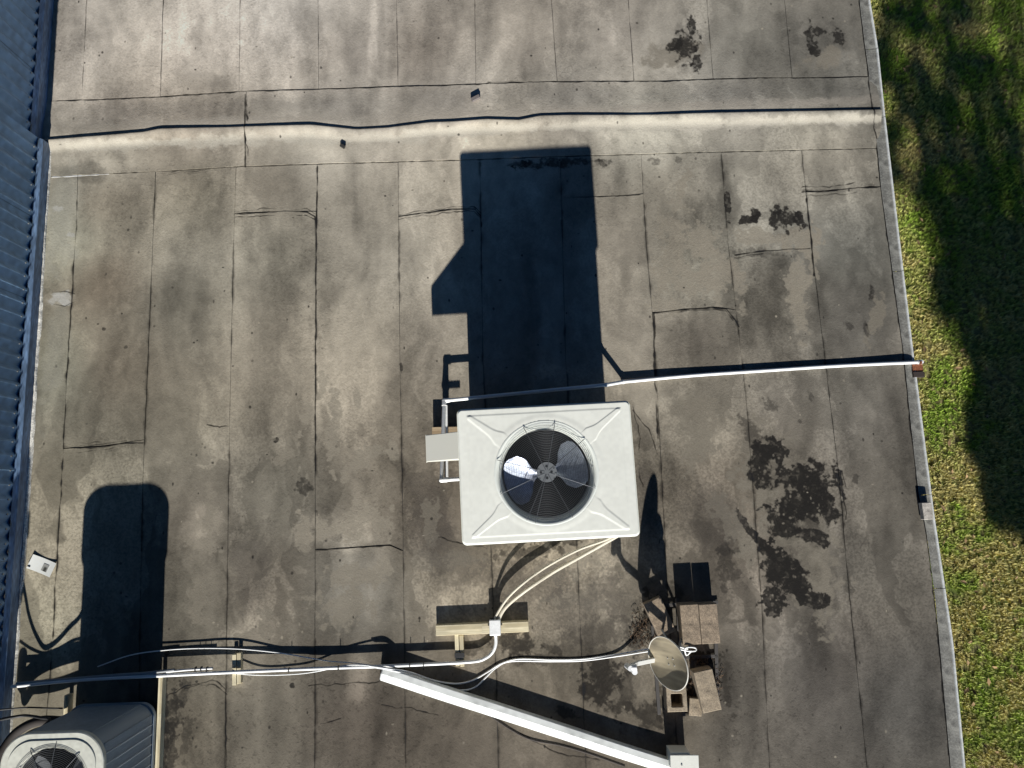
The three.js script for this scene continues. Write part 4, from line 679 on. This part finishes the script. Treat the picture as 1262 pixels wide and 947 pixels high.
// ---------------------------------------------------------------- tall rounded condenser at the lower left
{
  const X0 = -4.545, X1 = -3.687, Z0 = 1.952, Z1 = 2.81, H = 1.043, cx = (X0 + X1) / 2, cz = (Z0 + Z1) / 2, w = X1 - X0, d = Z1 - Z0;
  const u = thing('condenser_unit', 'round cornered condenser with beige top beside the blue wall, cut by the lower left corner', 'air conditioner', [cx, 0, cz], 0, 'rooftop condenser units');
  const rshape = (w, d, r) => { const s = new THREE.Shape(); s.absarc(w / 2 - r, d / 2 - r, r, 0, Math.PI / 2); s.absarc(-w / 2 + r, d / 2 - r, r, Math.PI / 2, Math.PI); s.absarc(-w / 2 + r, -d / 2 + r, r, Math.PI, Math.PI * 1.5); s.absarc(w / 2 - r, -d / 2 + r, r, Math.PI * 1.5, Math.PI * 2); s.closePath(); return s; };
  const ext = (s, h, y, b = .006) => { const g = new THREE.ExtrudeGeometry(s, { depth: h - 2 * b, bevelEnabled: true, bevelSize: b, bevelThickness: b, bevelSegments: 2, curveSegments: 10 }); g.rotateX(-Math.PI / 2); g.translate(0, y + b, 0); return g; };
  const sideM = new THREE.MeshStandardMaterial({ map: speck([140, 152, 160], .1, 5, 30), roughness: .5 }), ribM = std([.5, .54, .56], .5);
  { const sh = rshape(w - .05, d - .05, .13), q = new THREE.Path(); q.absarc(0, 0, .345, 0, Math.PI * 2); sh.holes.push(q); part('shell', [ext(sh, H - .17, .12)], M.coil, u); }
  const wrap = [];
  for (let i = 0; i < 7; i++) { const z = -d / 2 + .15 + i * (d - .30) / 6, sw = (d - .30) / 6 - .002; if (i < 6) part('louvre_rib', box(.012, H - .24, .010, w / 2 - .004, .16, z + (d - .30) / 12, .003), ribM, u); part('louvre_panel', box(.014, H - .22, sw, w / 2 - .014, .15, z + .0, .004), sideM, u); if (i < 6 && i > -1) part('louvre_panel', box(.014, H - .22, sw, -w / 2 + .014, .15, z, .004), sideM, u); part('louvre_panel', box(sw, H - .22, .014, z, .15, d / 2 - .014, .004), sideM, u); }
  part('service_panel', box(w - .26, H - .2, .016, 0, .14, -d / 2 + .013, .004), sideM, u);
  for (const [sx, sz, a0] of [[1, 1, 0], [-1, 1, 1], [-1, -1, 2], [1, -1, 3]]) {   // curved corners
    const r = .165, g = gridGeo(range(0, 1, 12), range(0, 1, 1), (k, t) => { const a = (a0 + k) * Math.PI / 2; return [sx * (w / 2 - r - .006) + r * Math.cos(a), lerp(.13, H - .04, t), sz * (d / 2 - r - .006) + r * Math.sin(a)]; });
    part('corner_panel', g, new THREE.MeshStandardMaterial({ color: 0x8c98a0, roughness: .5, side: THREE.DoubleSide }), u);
  }
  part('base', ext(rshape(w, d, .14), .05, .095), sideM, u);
  const topS = rshape(w + .02, d + .02, .25), hole = new THREE.Path(); hole.absarc(0, 0, .335, 0, Math.PI * 2); topS.holes.push(hole);
  const cream = new THREE.MeshStandardMaterial({ map: speck([206, 206, 192], .08, 6, 40), roughness: .45 });
  const top = part('top', ext(topS, .055, H - .055, .014), cream, u);
  const rimS = rshape(w - .09, d - .09, .21), h2 = new THREE.Path(); h2.absarc(0, 0, .335, 0, Math.PI * 2); rimS.holes.push(h2); part('raised_ring', ext(rimS, .012, H - .004, .004), cream, top);
  part('drum', [new THREE.CylinderGeometry(.336, .336, .4, 40, 1, true).translate(0, H - .24, 0), new THREE.CylinderGeometry(.35, .35, .02, 40).translate(0, H - .46, 0)], new THREE.MeshStandardMaterial({ color: new THREE.Color().setRGB(.014, .015, .017), roughness: .8, side: THREE.DoubleSide }), u);
  const fan = new THREE.Group(); fan.name = 'fan'; u.add(fan);
  for (const a of [20, 140, 260]) { const b = part('blade', fanBlade(.05, .3, .5, .4, H - .16), new THREE.MeshStandardMaterial({ color: new THREE.Color().setRGB(.2, .21, .22), roughness: .45, metalness: .5, side: THREE.DoubleSide }), fan); b.rotation.y = a * Math.PI / 180; }
  part('hub', cyl(.05, .06, .25, 0, H - .36, 0), M.hub, fan);
  const guard = new THREE.Group(); guard.name = 'fan_guard'; u.add(guard);
  fanGuard(guard, H + .016, .345, range(0, 9, 9).map(k => k * 36 + 12), { n: 20, r0: .07, w: .0016, dome: .02, mat: M.wire });
  part('centre_disc', cyl(.065, .065, .006, 0, H + .036, 0, 30), M.hub, guard);
  timber('skid_timber', 'pale timber skid along the right side under the lower left condenser', V(-3.655, 0, 1.72), V(-3.655, 0, 3.6), .042, .09, .008);
  timber('skid_timber', 'timber skid along the wall side under the lower left condenser', V(-4.60, 0, 1.86), V(-4.60, 0, 3.6), .042, .09, .008);
}
// electric whip, insulated lines; unseen switch box added to shade the blue wall
{
  const K = 2.113, sh = (x, y, z) => { const p = at(x, y); return V(p.x, Math.max(.03, (z - p.z) / K), z); };
  const c = thing('flexible_conduit', 'black flexible conduit drooping between the blue wall and the lower left condenser', 'cable');
  part('sheath', tube([V(-5.18, .62, 1.99), sh(33, 735, 1.99), sh(37, 757, 1.99), sh(45, 780, 1.99), sh(56, 796, 1.99), sh(70, 788, 1.99), sh(86, 771, 1.99), sh(103, 750, 1.99), V(-4.5, .66, 2.03)], .0145, 90, 8), M.black, c);
  const d = thing('thin_cable', 'thin black cable looping under the drooping conduit by the blue wall', 'cable');
  part('sheath', tube([sh(25, 788, 1.93), sh(40, 798, 1.93), sh(56, 803, 1.93), sh(72, 797, 1.93), sh(90, 787, 1.93), sh(104, 783, 1.93)], .008, 60, 6), M.black, d);
  const b = thing('insulated_lines', 'dark foam insulated lines running low from the blue wall to the lower left condenser', 'pipe');
  part('foam_line', tube([V(-5.12, .5, 2.5), V(-5.12, .35, 2.46), V(-5.06, .3, 2.3), V(-4.95, .27, 2.14), V(-4.75, .27, 2.05), V(-4.48, .30, 2.05)], .045, 60, 10), std([.03, .024, .02], .85), b);
  part('foam_line', tube([V(-5.1, .45, 2.56), V(-5.08, .3, 2.52), V(-5.0, .27, 2.36), V(-4.9, .2, 2.2), V(-4.7, .19, 2.14), V(-4.5, .22, 2.14)], .03, 60, 10), std([.03, .024, .02], .85), b);
  const s = thing('unseen_switch_box', 'unseen grey switch box added on the blue wall past the lower left corner to shade it', 'switch box', [-5.215, .95, 2.75]);
  part('case', box(.11, .6, .42, 0, 0, 0, .012), M.grey, s); part('door', box(.012, .54, .36, .06, .03, 0, .004), M.grey, s); part('handle', box(.03, .12, .03, .07, .3, .15, .006), M.black, s);
  part('conduit', rod(V(.0, -.93, .1), V(.0, 0, .1), .03, 12), M.galv, s);
}
// ---------------------------------------------------------------- small loose things
{
  const A = at(38, 683, .02), B = at(68, 695, .02), Cc = at(60, 712, .02), mid = at(51.5, 697.5, .02), ang = Math.atan2(-(B.z - A.z), B.x - A.x);
  const t = thing('label_card', 'white printed card lying on the roof close to the blue wall', 'card', [mid.x, .014, mid.z], ang);
  part('sheet', gridGeo(range(-.135, .135, 12), range(-.075, .075, 4), (x, z) => [x, .006 + .02 * Math.pow(x / .135, 2) * .6 + .004 * z / .075, z]), std([.74, .75, .70], .5, { side: THREE.DoubleSide }), t);
  const printMap = dataTex(64, 64, (i, j) => { const ln = j % 8 < 4 && hash(i >> 1, j >> 3) > .25; const v = ln ? 60 : 150; return [v, v, v - 6]; }, true);
  part('print_block', gridGeo(range(.01, .075, 4), range(-.03, .045, 2), (x, z) => [x, .0085 + .02 * Math.pow(x / .135, 2) * .6 + .004 * z / .075, z]), new THREE.MeshStandardMaterial({ map: printMap, roughness: .6 }), t);
  part('tab', box(.03, .012, .012, -.12, .012, .05, .003), M.black, t);
  const chip = (name, label, px, py, turn, w, h, d, mat) => { const p = at(px, py, .05), y = at(px, py).z < -3.6 ? .03 : .01; const g = thing(name, label, 'debris', [p.x, y, p.z], turn); part('piece', [(() => { const q = new RoundedBoxGeometry(w, h, d, 2, .004); const a = q.attributes.position; for (let i = 0; i < a.count; i++) a.setXYZ(i, a.getX(i) * (1 + .15 * (hash(i % 7, 3) - .5)), a.getY(i), a.getZ(i)); q.translate(0, h / 2, 0); q.computeVertexNormals(); return q; })()], mat, g); return g; };
  chip('wood_chip', 'small dark wood chip on the raised roof joint', 586, 121, .45, .1, .035, .045, std([.16, .14, .13], .9)); 
  chip('stone', 'small dark stone just below the raised roof joint', 422, 180, -.6, .055, .03, .035, std([.03, .028, .025], .9));
  const p = at(1142.5, 630, .08), e = thing('edge_block', 'small grey block sitting on the metal roof edge', 'block', [p.x, .03, p.z], .03);
  part('body', [metreUV(new RoundedBoxGeometry(.1, .07, .175, 2, .006).translate(0, .035, 0), 3)], new THREE.MeshStandardMaterial({ map: speck([164, 158, 148], .3, 12, 60), roughness: .9 }), e);
}
scene.environment = null;
renderer.render(scene, camera);
